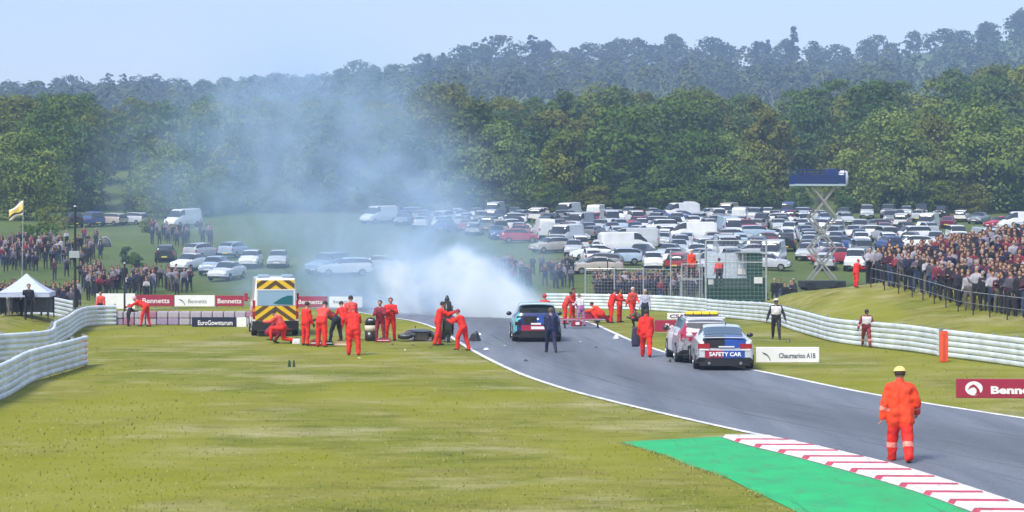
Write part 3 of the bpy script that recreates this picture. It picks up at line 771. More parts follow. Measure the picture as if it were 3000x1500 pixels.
def hut():
    d = 119.0; s = F / d
    xa, xb = X(2072, d), X(2242, d); W = xb - xa
    o = empty('marshal_hut', ((xa + xb) / 2, d, 0), 0, 'open fronted dark green marshal hut of horizontal boards behind the barrier', 'hut')
    zt = CH - (705 - 690) / s; zs = CH - (815 - 690) / s      # top, sill
    D = 2.2
    for k in range(8):                                         # boards under the opening
        h = zs / 8; b = MB(); b.box((0, -.01 * (k % 2), h * (k + .5)), (W - .1, .04, h * .93)); b.build('board', M_DGRN, o)
    zu = CH - (742 - 690) / s
    for k in range(8):                                         # boarded right part
        h = (zu - zs) / 8; b = MB(); b.box((W * .5 - .62, -.01 * (k % 2), zs + h * (k + .5)), (.92, .04, h * .93)); b.build('board', M_DGRN, o)
    b = MB(); b.box((0, D, zu / 2), (W - .1, .05, zu)); b.build('back_wall', mat('hut_back', (.50, .58, .66), .7, var=.2), o)
    for sx in (-1, 1):
        b = MB(); b.box((sx * (W / 2 - .03), D / 2, zs / 2), (.05, D, zs)); b.build('side_wall', M_DGRN, o)
    b = MB(); b.box((W / 2 - .75, D / 2, zu + .05), (1.5, D + .25, .07)); b.build('roof', M_GALV, o)
    b = MB(); b.box((-.35, -.03, lerp(zs, zu, .62)), (W - 1.7, .05, .05)); b.build('window_rail', M_GALV, o)
    for k in (-.62, .05, .38):
        b = MB(); b.box((k, -.03, (zs + zu) / 2), (.045, .05, zu - zs)); b.build('mullion', M_GALV, o)
    b = MB(); b.box((W / 2 - .42, -.08, zs - .12), (.5, .04, .36)); b.build('notice', M_WHITE, o)
    b = MB(); b.box((-W / 2 + .2, -.08, zs - .22), (.3, .04, .3)); b.build('notice', mat('pale_notice', (.55, .6, .58), .6), o)
    b = MB(); b.box((0, D / 2, 1.2), (W - .15, D - .1, .06)); b.build('floor', M_DGRN, o)
    b = MB(); b.box((.55, D - .06, zs + .35), (.5, .03, .35)); b.build('poster', M_WHITE, o)
    fo = empty('wire_fence', (0, 0, 0), 0, 'grey framed wire fence standing in front of the marshal hut', 'fence')
    for px in (2068, 2245):
        x = X(px, d - .9); b = MB(); b.tube((x, d - .9, -.1), (x, d - .9, zt), .06, n=8); b.build('fence_post', M_GALV, fo)
    for pz in (705, 768):
        z = CH - (pz - 690) / s; b = MB(); b.tube((X(2068, d - .9), d - .9, z), (X(2245, d - .9), d - .9, z), .035, n=6); b.build('rail', M_GALV, fo)
    wire_panel(fo, (X(2068, d - .9), d - .9, 0), (X(2245, d - .9), d - .9, 0), .6, zt, .22)
    return d
hut()
pf = empty('steel_platform', (X(2025, 122), 122, H(X(2025, 122), 122)), 0, 'raised steel marshal platform left of the green hut', 'platform')
b = MB(); b.box((0, 0, 2.0), (1.3, 1.1, .08)); b.build('deck', M_GALV, pf)
for sx in (-.6, .6):
    for sy in (-.5, .5):
        b = MB(); b.tube((sx, sy, -.1), (sx, sy, 2.95 if sy < 0 else 2.0), .04, n=6); b.build('leg', M_GALV, pf)
b = MB(); b.tube((-.6, -.5, 2.9), (.6, -.5, 2.9), .03, n=6); b.build('handrail', M_GALV, pf)
wire_panel(pf, (-.6, -.52, 0), (.6, -.52, 0), .3, 2.9, .16)

# ------------------------------------------------------------------ scissor lift with camera platform
def scissor():
    d = 152.0; s = F / d; x0 = X(2408, d); z0 = H(x0, d)
    o = empty('scissor_lift', (x0, d, z0), R(8), 'tall scissor lift with a dark blue platform and white cover above the car park', 'lift')
    M_AL = mat('lift_arm', (.30, .30, .28), .5, metal=.2, var=.2)
    M_BLU = mat('lift_blue', (.012, .035, .14), .5, var=.25)
    zt = CH - (545 - 690) / s - z0
    b = MB(); b.box((0, 0, .45), (3.2, 1.7, .5)); me = b.mesh('chassis', M_DARK); bevel_mesh(me, .05); link('chassis', me, o)
    for sx in (-1.1, 1.1):
        for sy in (-.85, .85):
            b = MB(); b.tube((sx, sy - .1, .3), (sx, sy + .1, .3), .32, n=14); b.build('wheel', M_BLACK, o)
    n = 3; z = .75; st = (zt - z) / n; hw = .95
    for k in range(n):
        for sy in (-.55, .55):
            for sg in (-1, 1):
                b = MB(); p, q = Vector((-hw * sg, sy + sg * .05, z)), Vector((hw * sg, sy + sg * .05, z + st))
                dr = (q - p); ang = math.atan2(dr.z, dr.x)
                b.box((p + q) / 2, (dr.length, .07, .15), mtx=Matrix.Rotation(-ang, 3, 'Y')); b.build('arm', M_AL, o)
        b = MB(); b.tube((0, -.62, z + st / 2), (0, .62, z + st / 2), .05, n=8); b.build('pivot', M_AL, o)
        z += st
    W = 150 / s
    b = MB(); b.box((-.35, 0, zt + .06), (W, 1.7, .14)); b.build('platform_deck', mat('lift_deck', (.35, .45, .5), .5), o)
    hh = 42 / s
    for sy in (-.82, .82):
        b = MB(); b.box((-.35, sy, zt + .14 + hh * .32), (W, .04, hh * .6)); b.build('side_panel', M_BLU, o)
        for rz_ in (.75, .98):
            b = MB(); b.box((-.35, sy, zt + .14 + hh * rz_), (W, .05, .05)); b.build('guard_rail', M_BLU, o)
    for k in range(6):
        for sy in (-.82, .82):
            b = MB(); b.box((-.35 - W / 2 + .05 + k * (W - .1) / 5, sy, zt + .14 + hh / 2), (.06, .06, hh)); b.build('guard_post', M_BLU, o)
    b = MB(); b.box((.75, .2, zt + .14 + hh * .55), (.7, .8, hh * 1.05)); me = b.mesh('camera_box', mat('lift_box', (.02, .05, .17), .5)); bevel_mesh(me, .05); link('camera_box', me, o)
    rings = []
    for t_, w_ in ((0, .36), (.12, .45), (.6, .5), (.9, .42), (1, .25)):
        z_ = zt + .0 + t_ * hh * 1.08; rings.append([(W / 2 - .52 + .30 * math.cos(a) * w_ / .45 + .25, math.sin(a) * w_ * 1.6, z_) for a in [2 * math.pi * i / 14 for i in range(14)]])
    b = MB(); b.loft(rings); b.build('white_cover', mat('white_sheet', (.62, .66, .78), .8, var=.15), o, smooth=True)
scissor()

# ------------------------------------------------------------------ gazebo, poles, flag, tents
def gazebo():
    d = 96.5; o = empty('gazebo', (X(78, d), d, H(X(78, d), d)), R(6), 'pale blue gazebo with a pointed roof behind the left barrier', 'gazebo')
    z0 = o.location.z; s = F / d
    ze, zt = CH - (856 - 690) / s - z0, CH - (803 - 690) / s - z0; hw = 74 / s
    M_CAN = mat('canopy', (.46, .52, .68), .7, var=.1)
    n = 8; rings = []
    for t_ in [i / n for i in range(n + 1)]:
        w_ = hw * (1 - t_) + .03; z_ = ze + (zt - ze) * (t_ ** 1.25)
        rings.append([(-w_, -w_, z_), (0, -w_ * .985, z_ + .02), (w_, -w_, z_), (w_ * .985, 0, z_ + .02), (w_, w_, z_), (0, w_ * .985, z_ + .02), (-w_, w_, z_), (-w_ * .985, 0, z_ + .02)])
    b = MB(); b.loft(rings); b.build('canopy', M_CAN, o)
    for sx, sy, l in ((0, -1, 'f'), (0, 1, 'b'), (1, 0, 'r'), (-1, 0, 'l')):
        b = MB(); b.box((sx * hw, sy * hw, ze - .1), (.02 if sx else 2 * hw, .02 if sy else 2 * hw, .2)); b.build('valance', M_CAN, o)
    for sx in (-1, 1):
        for sy in (-1, 1):
            b = MB(); b.tube((sx * hw * .95, sy * hw * .95, -.1), (sx * hw * .95, sy * hw * .95, ze), .03, n=6); b.build('leg', M_DARK, o)
    b = MB(); b.box((-hw + .05, .2, ze / 2), (.03, hw * 1.5, ze - .3)); b.build('side_sheet', mat('sheet_dark', (.05, .06, .08), .8, var=.2), o)
    b = MB(); b.box((.2, hw - .05, ze / 2), (hw * 1.6, .03, ze - .3)); b.build('side_sheet', mat('sheet_grey', (.16, .17, .22), .8, var=.3), o)
gazebo()
def pole(px, d, ytop, label, r=.07, m=None):
    x = X(px, d); z0 = H(x, d); o = empty('pole', (x, d, z0), 0, label, 'pole')
    zt = CH + (690 - ytop) / F * d - z0
    b = MB(); b.tube((0, 0, -.2), (0, 0, zt), r, r * .75, 8); b.build('shaft', m or M_DARK, o)
    b = MB(); b.tube((0, 0, zt), (0, 0, zt + .08), r * 1.1, r * .5, 8); b.build('cap', M_GALV, o)
    b = MB(); b.box((0, 0, .05), (.35, .35, .14)); b.build('foot', M_CONC, o)
    return o, zt
pl, zt = pole(220, 104, 606, 'tall dark pole rising through the left crowd', .075)
b = MB(); b.box((0, -.1, 3.35), (.5, .25, .35)); b.build('speaker', M_GALV, pl)
pole(365, 112, 772, 'short dark post behind the white board on the left', .06)
for px, lab in ((1780, 'thin dark fence pole in the middle crowd'),):
    pole(px, 140, 760, lab, .05)
# flag
fx_, fd = X(62, 112), 112.0
o = empty('flag', (fx_, fd, H(fx_, fd)), 0, 'yellow and white flag flying over the left crowd', 'flag')
zt = CH + (690 - 585) / F * fd - o.location.z
b = MB(); b.tube((0, 0, -.2), (.12, 0, zt), .03, .02, 6); b.build('flagpole', M_GALV, o)
b = MB(); rings = []
for i in range(9):
    t_ = i / 8; rings.append([(.1 - t_ * .75, .10 * math.sin(t_ * 6), zt - .05 - t_ * .55 - j * .14 * (1 - .3 * t_) * 1.1 + .05 * math.sin(t_ * 7 + j)) for j in range(6)])
fl = MB(); fl.loft(rings, closed=False, caps=False)
fl.m = [(0 if (i % 5) in (1, 2) else (1 if (i % 5) in (0, 4) else 2)) for i in range(len(fl.f))]
fm = fl.mesh('cloth', [mat('flag_yellow', (.75, .58, .16), .8), mat('flag_white', (.78, .75, .66), .8), mat('flag_dark', (.06, .045, .02), .8)], smooth=True, fix=False)
fo = link('cloth', fm, o); md = fo.modifiers.new('t', 'SOLIDIFY'); md.thickness = .008
def tent(px, d, wpx, hpx, m, label, arch=False):
    x = X(px, d); z0 = H(x, d); s = F / d; w_, h_ = wpx / s, hpx / s
    o = empty('dome_tent', (x, d, z0), random.uniform(-.3, .3), label, 'tent')
    b = MB(); rings = []
    for i in range(9):
        t_ = i / 8; y_ = (t_ - .5) * w_ * 1.1; k = math.sin(math.pi * (t_ * .9 + .05)) ** .5
        rings.append([(math.cos(a) * w_ / 2 * (.55 + .45 * k), y_, max(0, math.sin(a)) * h_ * k) for a in [math.pi * j / 10 for j in range(11)]])
    b.loft(rings, closed=False); b.build('shell', m, o, smooth=True)
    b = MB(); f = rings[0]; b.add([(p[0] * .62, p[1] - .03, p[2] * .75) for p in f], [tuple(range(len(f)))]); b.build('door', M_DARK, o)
    for k in (2, 6):
        b = MB()
        for p, q in zip(rings[k][:-1], rings[k][1:]): b.tube((p[0] * 1.01, p[1], p[2] * 1.02), (q[0] * 1.01, q[1], q[2] * 1.02), .025, n=5)
        b.build('pole', M_WHITE if arch else M_GALV, o)
tent(308, 205, 42, 34, mat('tent_dark', (.06, .07, .06), .7), 'small dark tent with a white arched pole on the left hillside', True)
# ------------------------------------------------------------------ people
M_SKIN = mat('skin', (.42, .24, .16), .6, var=.1)
M_HAIR = mat('hair', (.03, .02, .015), .7)
M_RED = mat('suit_red', (.74, .020, .010), .75, var=.42, scale=5, bump=.8, bscale=11)
M_ORG = mat('suit_orange', (.84, .055, .008), .75, var=.42, scale=5, bump=.8, bscale=11)
M_PNK = mat('suit_faded', (.70, .075, .060), .75, var=.42, scale=5, bump=.8, bscale=11)
M_MAR = mat('suit_maroon', (.26, .012, .035), .75, var=.42, scale=5, bump=.8, bscale=11)
M_BOOT = mat('boot', (.02, .016, .014), .6)
M_GLOV = mat('glove', (.05, .03, .03), .7)
M_BLKC = mat('black_cloth', (.012, .012, .022), .8, var=.2)
M_BLUC = mat('navy_cloth', (.006, .010, .055), .7, var=.25)
M_REFL = mat('reflective_tape', (.80, .26, .20), .4)
M_LEATH = mat('leather_dark', (.022, .018, .03), .4, var=.25)
M_LEATHR = mat('leather_red', (.22, .02, .03), .4, var=.35, scale=6)
M_WHT = mat('white_cloth', (.70, .68, .70), .7, var=.12)
M_PLAID = mat('plaid_cloth', (.42, .44, .58), .8, var=.6, scale=14)
M_JEAN = mat('dark_trousers', (.025, .028, .05), .8, var=.2)
M_CAPY = mat('cap_yellow', (.82, .62, .20), .7)

def fk(p):
    """joint positions of a figure facing +Y; angles in degrees, forward positive"""
    J = {}
    L = R(p.get('lean', 3)); sl = R(p.get('side', 0))
    u = Vector((math.sin(sl), math.sin(L) * math.cos(sl), math.cos(L) * math.cos(sl))).normalized()
    J['pel'] = Vector((0, 0, 0)); J['u'] = u
    J['chest'] = u * .30; J['neck'] = u * .50
    hp = L * .6 + R(p.get('head', 0)); ht = R(p.get('headside', 0))
    J['hd'] = Vector((math.sin(ht), math.sin(hp), math.cos(hp))).normalized()
    J['head'] = J['neck'] + J['hd'] * .172
    f = Vector((0, math.cos(L), -math.sin(L)))
    for s, k in ((-1, 'l'), (1, 'r')):
        sh = u * .415 + Vector((s * .17, 0, 0)); J['sh' + k] = sh
        a, b_, e, ei = [R(v) for v in p.get('arm' + k, (5, 10, 12, 0))]
        dv = Vector((s * math.sin(b_), math.sin(a) * math.cos(b_), -math.cos(a) * math.cos(b_)))
        J['el' + k] = sh + dv * .285
        a2 = a + e; b2 = b_ - ei
        dv2 = Vector((s * math.sin(b2), math.sin(a2) * math.cos(b2), -math.cos(a2) * math.cos(b2)))
        J['wr' + k] = J['el' + k] + dv2 * .25; J['hv' + k] = dv2
        hip = Vector((s * .095, 0, -.03)); J['hip' + k] = hip
        a, b_, kn = [R(v) for v in p.get('leg' + k, (0, 4, 0))]
        dv = Vector((s * math.sin(b_), math.sin(a) * math.cos(b_), -math.cos(a) * math.cos(b_)))
        J['kn' + k] = hip + dv * .43
        a2 = a - kn
        dv2 = Vector((s * math.sin(b_) * .4, math.sin(a2), -math.cos(a2))).normalized()
        J['an' + k] = J['kn' + k] + dv2 * .41
        fa = a2 if kn > 60 else a2 * .35
        J['toe' + k] = J['an' + k] + Vector((s * .03, .17 * math.cos(fa) , .17 * math.sin(fa) - .045))
    zmin = min(min(J['an' + k].z - .075, J['toe' + k].z - .035, J['kn' + k].z - .07) for k in 'lr')
    for k in list(J):
        if k not in ('u', 'hd', 'hvl', 'hvr'): J[k] = J[k] - Vector((0, 0, zmin))
    J['f'] = f
    return J

def hand_mb(b, wr, dv, s, mi, curl=.5, fwd=None):
    """palm, four unequal bent fingers and a thumb leaving the side of the palm"""
    dv = dv.normalized(); fw = fwd or Vector((0, 1, 0))
    if abs(fw.dot(dv)) > .8: fw = Vector((0, .3, 1)).normalized()
    side = dv.cross(fw).normalized(); fw = side.cross(dv).normalized()      # fw: thumb side
    inn = -side * s if side.x * s > 0 else side * s                           # palm faces the body
    c = wr + dv * .055
    b.ball(c, .05, 8, 6, (1, 1, 1), mi, Matrix((fw * .95, inn * .48, dv * 1.15)).transposed())
    for i, ln in enumerate((.066, .075, .070, .055)):
        o = (1.5 - i) * .021
        k0 = wr + dv * .095 + fw * o
        d1 = (dv + inn * curl * .5).normalized(); d2 = (dv + inn * curl * 1.6).normalized()
        k1 = k0 + d1 * ln * .55; k2 = k1 + d2 * ln * .5
        b.tube(k0 - d1 * .02, k1, .0098, .009, 6, mi); b.tube(k1 - d2 * .004, k2, .009, .007, 6, mi)
    t0 = wr + dv * .03 + fw * .035; t1 = t0 + (dv * .6 + fw * .75 + inn * .2).normalized() * .04; t2 = t1 + (dv + fw * .15 + inn * .4).normalized() * .032
    b.tube(t0, t1, .012, .0105, 6, mi); b.tube(t1, t2, .0105, .008, 6, mi)

def person_mesh(name, pose, mats, bulk=1.0, voxel=.028, seed=0, hands=True, helmet=False, baggy=0.0, coat=False, vest=None, tape=False):
    """one continuous body surface; mats: dict top, bottom, skin, boot, hand, head"""
    J = fk(pose); g = bulk; C = []
    def cap(p, q, r0, r1, t): C.append((Vector(p), Vector(q), r0, r1, t))
    X1 = Vector((1, 0, 0)); u = J['u']; f = J['f']
    for s in (-1, 1):                                             # flattened torso: two side-by-side columns
        cap(J['pel'] + X1 * s * .065 - u * .02, J['pel'] + X1 * s * .06 + u * .18, .125 * g, .118 * g, 'top' if coat else 'bottom')
        cap(J['pel'] + X1 * s * .06 + u * .16, J['pel'] + X1 * s * .095 + u * .38, .120 * g, .118 * g, 'top')
    cap(J['pel'] + u * .39 - X1 * .11, J['pel'] + u * .39 + X1 * .11, .088 * g, .088 * g, 'top')
    for s in (-1, 1): cap(J['neck'] - u * .035, J['sh' + ('l' if s < 0 else 'r')] + u * .012, .062, .066 * g, 'top')
    cap(J['pel'] + u * .2 + f * .02 * g, J['pel'] + u * .38 + f * .015, .12 * g, .11 * g, 'top')
    cap(J['neck'] - u * .05, J['neck'] + J['hd'] * .08, .062, .054, 'neck')
    if coat: cap(J['neck'] - u * .06, J['neck'] + J['hd'] * .035, .10, .082, 'top')
    hd = J['hd']; ff_ = Vector((0, math.cos(math.asin(max(-1, min(1, hd.y)))), -hd.y))
    hs = 1.28 if helmet else 1.0
    cap(J['head'] - hd * .045 + ff_ * .015, J['head'] + hd * .035, .072 * hs, .088 * hs, 'head')
    cap(J['head'] - hd * .02 + ff_ * .02, J['head'] + hd * .03 - ff_ * .025, .082 * hs, .084 * hs, 'head')
    if not helmet:
        cap(J['head'] + ff_ * .088 + hd * .01, J['head'] + ff_ * .104 - hd * .028, .012, .018, 'skinp')        # nose
        for s in (-1, 1): cap(J['head'] + X1 * s * .084 + hd * .02, J['head'] + X1 * s * .084 - hd * .025, .017, .013, 'skinp')  # ears
        cap(J['head'] - hd * .085 + ff_ * .045, J['head'] - hd * .075 + ff_ * .06, .04, .035, 'skinp')                   # jaw
    for k, s in (('l', -1), ('r', 1)):
        cap(J['sh' + k] - X1 * s * .04, J['sh' + k] + X1 * s * .01, .085 * g, .078 * g, 'top')
        cap(J['sh' + k], J['el' + k], .072 * g + baggy, .057 * g + baggy, 'top')
        cap(J['el' + k], J['wr' + k], .056 * g + baggy, .042 * g + baggy * .8, 'top')
        if not hands: cap(J['wr' + k], J['wr' + k] + J['hv' + k] * .1, .036, .030, 'hand')
        cap(J['hip' + k], J['kn' + k], .102 * g, .072 * g + baggy, 'bottom')
        cap(J['kn' + k], J['an' + k], .070 * g + baggy, .052 * g + baggy, 'bottom')
        cap(J['kn' + k].lerp(J['an' + k], .25) - Vector((0, .02, 0)), J['kn' + k].lerp(J['an' + k], .45) - Vector((0, .02, 0)), .062 * g, .056 * g, 'bottom')
        cap(J['an' + k] - Vector((0, .02, .01)), J['an' + k] - Vector((0, .02, .045)), .052, .048, 'boot')
        cap(J['an' + k] - Vector((0, .03, .04)), J['toe' + k], .040, .034, 'boot')
        if coat: cap(J['hip' + k] + u * .1, J['hip' + k].lerp(J['kn' + k], .30), .115 * g, .12 * g, 'top')
    b = MB()
    for p, q, r0, r1, t in C:
        b.ball(p, r0, 10, 7); b.ball(q, r1, 10, 7); b.tube(p, q, r0, r1, 10)
    tmp = b.mesh('tmp', None, fix=False); o = bpy.data.objects.new('tmp', tmp); COL.objects.link(o)
    md = o.modifiers.new('r', 'REMESH'); md.mode = 'VOXEL'; md.voxel_size = voxel; md.use_smooth_shade = True
    md = o.modifiers.new('s', 'SMOOTH'); md.factor = .5; md.iterations = 2
    dg = bpy.context.evaluated_depsgraph_get(); dg.update()
    me = bpy.data.meshes.new_from_object(o.evaluated_get(dg)); bpy.data.objects.remove(o); bpy.data.meshes.remove(tmp)
    me.name = name
    nv = len(me.vertices); co = np.empty(nv * 3); me.vertices.foreach_get('co', co); co = co.reshape(-1, 3)
    # cloth folds
    for i in range(nv):
        p = Vector(co[i]); k = .022 if voxel < .02 else .014
        co[i] += np.array(Vector((noise.noise(p * 9 + Vector((seed, 0, 0))), noise.noise(p * 9 + Vector((0, seed, 5))), noise.noise(Vector((p.x * 7, p.y * 7, p.z * 16 + seed))) * .5))) * k * (0 if p.z > J['neck'].z + .02 else 1)
    keys = ['top', 'bottom', 'skin', 'boot', 'hand', 'head', 'vest', 'tape']
    slots = []
    for k in keys:
        slots.append(mats.get(k) or {'skin': M_SKIN, 'boot': M_BOOT, 'hand': M_GLOV, 'head': M_SKIN, 'vest': mats['top'], 'tape': M_REFL}.get(k, mats['top']))
    npoly = len(me.polygons); cen = np.empty(npoly * 3); me.polygons.foreach_get('center', cen); cen = cen.reshape(-1, 3)
    best = np.full(npoly, 1e9); idx = np.zeros(npoly, int)
    mp = {'top': 0, 'bottom': 1, 'boot': 3, 'hand': 4, 'head': 5, 'neck': 2, 'skinp': 2}
    for p, q, r0, r1, t in C:
        P_, D_ = np.array(p), np.array(q - p); LL = max(1e-9, D_.dot(D_))
        tt = np.clip((cen - P_) @ D_ / LL, 0, 1); dd = np.linalg.norm(cen - P_ - tt[:, None] * D_, axis=1) - (r0 + (r1 - r0) * tt)
        sel = dd < best; best[sel] = dd[sel]; idx[sel] = mp[t]
    U = np.array(u); zrel = (cen - np.array(J['pel'])) @ U
    if vest is not None:
        sel = (idx == 0) & (np.abs(cen[:, 0]) < .2) & (zrel > .06) & (zrel < .47); idx[sel] = 6
    if tape:
        for k in 'lr':
            for a_, b_, t0, t1 in ((J['kn' + k], J['an' + k], .30, .52), (J['el' + k], J['wr' + k], .30, .55)):
                D_ = np.array(b_ - a_); tt = (cen - np.array(a_)) @ D_ / D_.dot(D_); dd = np.linalg.norm(cen - np.array(a_) - tt[:, None] * D_, axis=1)
                idx[(tt > t0) & (tt < t1) & (dd < .13)] = 7
    me.vertices.foreach_set('co', co.ravel())
    me.materials.clear()
    for m in slots: me.materials.append(m)
    me.polygons.foreach_set('material_index', idx.tolist())
    me.polygons.foreach_set('use_smooth', [True] * npoly)
    if hands or not helmet:
        b = MB()
        if hands:
            for k, s in (('l', -1), ('r', 1)): hand_mb(b, J['wr' + k], J['hv' + k], s, 4, pose.get('curl', .6))
        if not helmet:
            for s in (-1, 1): b.ball(J['head'] + X1 * s * .033 + hd * .012 + ff_ * .083, .011, 6, 5, mi=3)
            b.ball(J['head'] - hd * .055 + ff_ * .088, .02, 8, 5, (1.2, .5, .35), mi=3)
        extra = b.mesh('x', None, True, False)
        bm = bmesh.new(); bm.from_mesh(me); n0 = len(bm.faces); bm.from_mesh(extra); bm.faces.ensure_lookup_table()
        for i, m_ in enumerate(b.m): bm.faces[n0 + i].material_index = m_; bm.faces[n0 + i].smooth = True
        bm.to_mesh(me); bm.free(); bpy.data.meshes.remove(extra)
    me.update()
    return me, J
def hair_mesh(J, m, kind='hair'):
    b = MB(); hd = J['hd']; ff_ = Vector((0, math.cos(math.asin(max(-1, min(1, hd.y)))), -hd.y)); c = J['head'] + hd * .022
    rot = Matrix((Vector((1, 0, 0)), ff_, hd)).transposed()
    if kind == 'hair':
        b.ball(c - ff_ * .014, .103, 14, 10, (.97, 1.0, .98), 0, rot)
        keep = lambda p: (p - c).dot(hd) > -.075 + max(0, (p - c).dot(ff_)) * 1.35
    else:
        b.ball(c + hd * .024, .112, 14, 10, (1, 1.08, .92), 0, rot)
        keep = lambda p: (p - c).dot(hd) > -.004
    vs = [Vector(v) for v in b.v]; b.f = [f_ for f_ in b.f if all(keep(vs[i]) for i in f_)]; b.m = [0] * len(b.f)
    if kind == 'cap':
        n = 10; ring = []
        for rr in (.095, .185):
            ring.append([c + hd * (.03 - (rr - .095) * .25) + (ff_ * math.cos(a) * rr + Vector((1, 0, 0)) * math.sin(a) * rr * .85) for a in [(-1 + 2 * i / (n - 1)) * 1.1 for i in range(n)]])
        b.loft(ring, closed=False, caps=False)
    me = b.mesh(kind, m, True, False); return me
def person(px, py, pose, mats, label, rz=0.0, h=1.75, d=None, z=None, hat=None, group=None, cat='person', bulk=1.0, **kw):
    if d is None: loc = G(px, py, z or 0.0)
    else: loc = Vector((X(px, d), d, H(X(px, d), d) if z is None else z))
    me, J = person_mesh('body', pose, mats, bulk * 1.07, seed=random.random() * 50, **kw)
    o = empty('person', loc, R(rz), label, cat, group); s = h / 1.75; o.scale = (s, s, s)
    link('body', me, o)
    if hat == 'cap': link('hair', hair_mesh(J, M_HAIR), o)
    if hat == 'cap': link('cap', hair_mesh(J, kw.get('hatm') or M_CAPY, 'cap'), o)
    elif hat is not None: link('hair' if hat is M_HAIR else 'cap', hair_mesh(J, hat), o)
    return o, J
STAND = dict(lean=3, arml=(4, 12, 14, 4), armr=(6, 10, 18, 4), legl=(2, 5, 2), legr=(-2, 5, 2))
WALK = dict(lean=5, arml=(-22, 12, 12, 4), armr=(24, 9, 26, 4), legl=(20, 3, 6), legr=(-16, 3, 18))
WALK2 = dict(lean=6, arml=(20, 12, 26, 4), armr=(-24, 12, 10, 4), legl=(-18, 3, 22), legr=(22, 3, 6))
WORK = dict(lean=24, head=22, arml=(40, 8, 50, 10), armr=(46, 6, 44, 8), legl=(8, 7, 8), legr=(-4, 7, 6))
BEND = dict(lean=62, head=12, arml=(60, 6, 12, 0), armr=(70, 4, 10, 0), legl=(18, 8, 14), legr=(-4, 8, 6))
CARRY = dict(lean=14, head=10, arml=(52, 10, 60, 14), armr=(60, 8, 50, 14), legl=(10, 6, 8), legr=(-8, 6, 10))
CROUCH = dict(lean=48, head=10, arml=(62, 12, 24, 0), armr=(56, 12, 30, 0), legl=(104, 14, 138), legr=(92, 12, 132))
KNEEL = dict(lean=30, head=24, arml=(58, 10, 30, 4), armr=(52, 10, 36, 4), legl=(90, 10, 92), legr=(4, 8, 88))
FOLD = dict(lean=2, head=6, arml=(30, 14, 90, 60), armr=(30, 14, 88, 62), legl=(0, 6, 0), legr=(2, 6, 2))
RIDER = dict(lean=8, head=14, arml=(4, 28, 8, 12), armr=(-6, 26, 14, 10), legl=(16, 4, 8), legr=(-14, 4, 16))
red = dict(top=M_RED, bottom=M_RED); org = dict(top=M_ORG, bottom=M_RED); pnk = dict(top=M_PNK, bottom=M_RED); mar = dict(top=M_MAR, bottom=M_MAR)
# ------------------------------------------------------------------ vehicles
def glass_mat(name, col, rough=.06):
    m = mat(name, col, rough, spec=.8); return m
M_GLASS = glass_mat('car_glass', (.018, .024, .03))
M_GLASSB = glass_mat('car_glass_pale', (.05, .09, .14), .03)  # blue of the reflected sky is put into the glass colour
M_TYRE = mat('tyre', (.014, .014, .015), .85)
M_RIM = mat('rim', (.38, .39, .42), .3, metal=.8)
M_TRIM = mat('black_trim', (.012, .012, .014), .5)
M_LAMPR = mat('lamp_red', (.34, .008, .015), .2, coat=.5)
M_LAMPW = mat('lamp_clear', (.72, .74, .76), .12, coat=.6)
M_PLATEY = mat('plate_yellow', (.75, .58, .06), .5)
def paint(name, col, rough=.28, var=.05): return mat(name, col, rough, var=var, scale=1.5, coat=.6)
def car_sections(st, n=44):
    keys = [s[0] for s in st]; out = []
    for i in range(n + 1):
        y = lerp(keys[0], keys[-1], i / n)
        out.append([y] + [interp(y, keys, [s[k] for s in st]) for k in range(1, 7)])
    ys_ = sorted(set([o[0] for o in out] + keys)); res = []
    for y in ys_: res.append([y] + [interp(y, keys, [s[k] for s in st]) for k in range(1, 7)])
    # light smoothing keeps creases from looking like folded card
    sm_ = [r[:] for r in res]
    for _ in range(2):
        for i in range(1, len(res) - 1):
            for k in range(1, 7): sm_[i][k] = .5 * res[i][k] + .25 * (res[i-1][k] + res[i+1][k])
        res = [r[:] for r in sm_]
    return res
NB = 13
def car_ring(y, zb, zt, zr, wl, wb, wr):
    """half ring, sill to roof centre: 0-4 lower side, 5 belt, 5-8 glasshouse side, 8-12 roof"""
    zm = lerp(zb, zt, .5)
    P = [(wl * .80, zb), (wl * .96, zb + .03), (wl, zb + .12), (lerp(wl, wb, .5) + .015, zm), (wb, zt - .10), (wb * .975, zt)]
    P += [(lerp(wb * .955, wr, .33), lerp(zt + .012, zr - .06, .33)), (lerp(wb * .955, wr, .7), lerp(zt + .012, zr - .06, .7)), (wr, zr - .055), (wr * .93, zr - .02), (wr * .75, zr - .005), (wr * .42, zr + .008), (0, zr + .012)]
    return [Vector((x, y, z)) for x, z in P]
def car(name, loc, rz, st, cls, mats, label, wheels, wr_=.32, ww=.2, tw=None, group=None, cat='car', n=44):
    """st: stations rear to front (y, z_sill, z_belt, z_roof, half width sill/belt/roof); cls(yc, band, side, zc, xc) -> part name or (part, material)"""
    root = empty(name, loc, rz, label, cat, group)
    for pn, m_, me in car_parts(st, cls, mats, n):
        link(pn, me, root)
    tw = tw or max(s[4] for s in st)
    add_wheels(root, wheels, wr_, ww, tw)
    return root
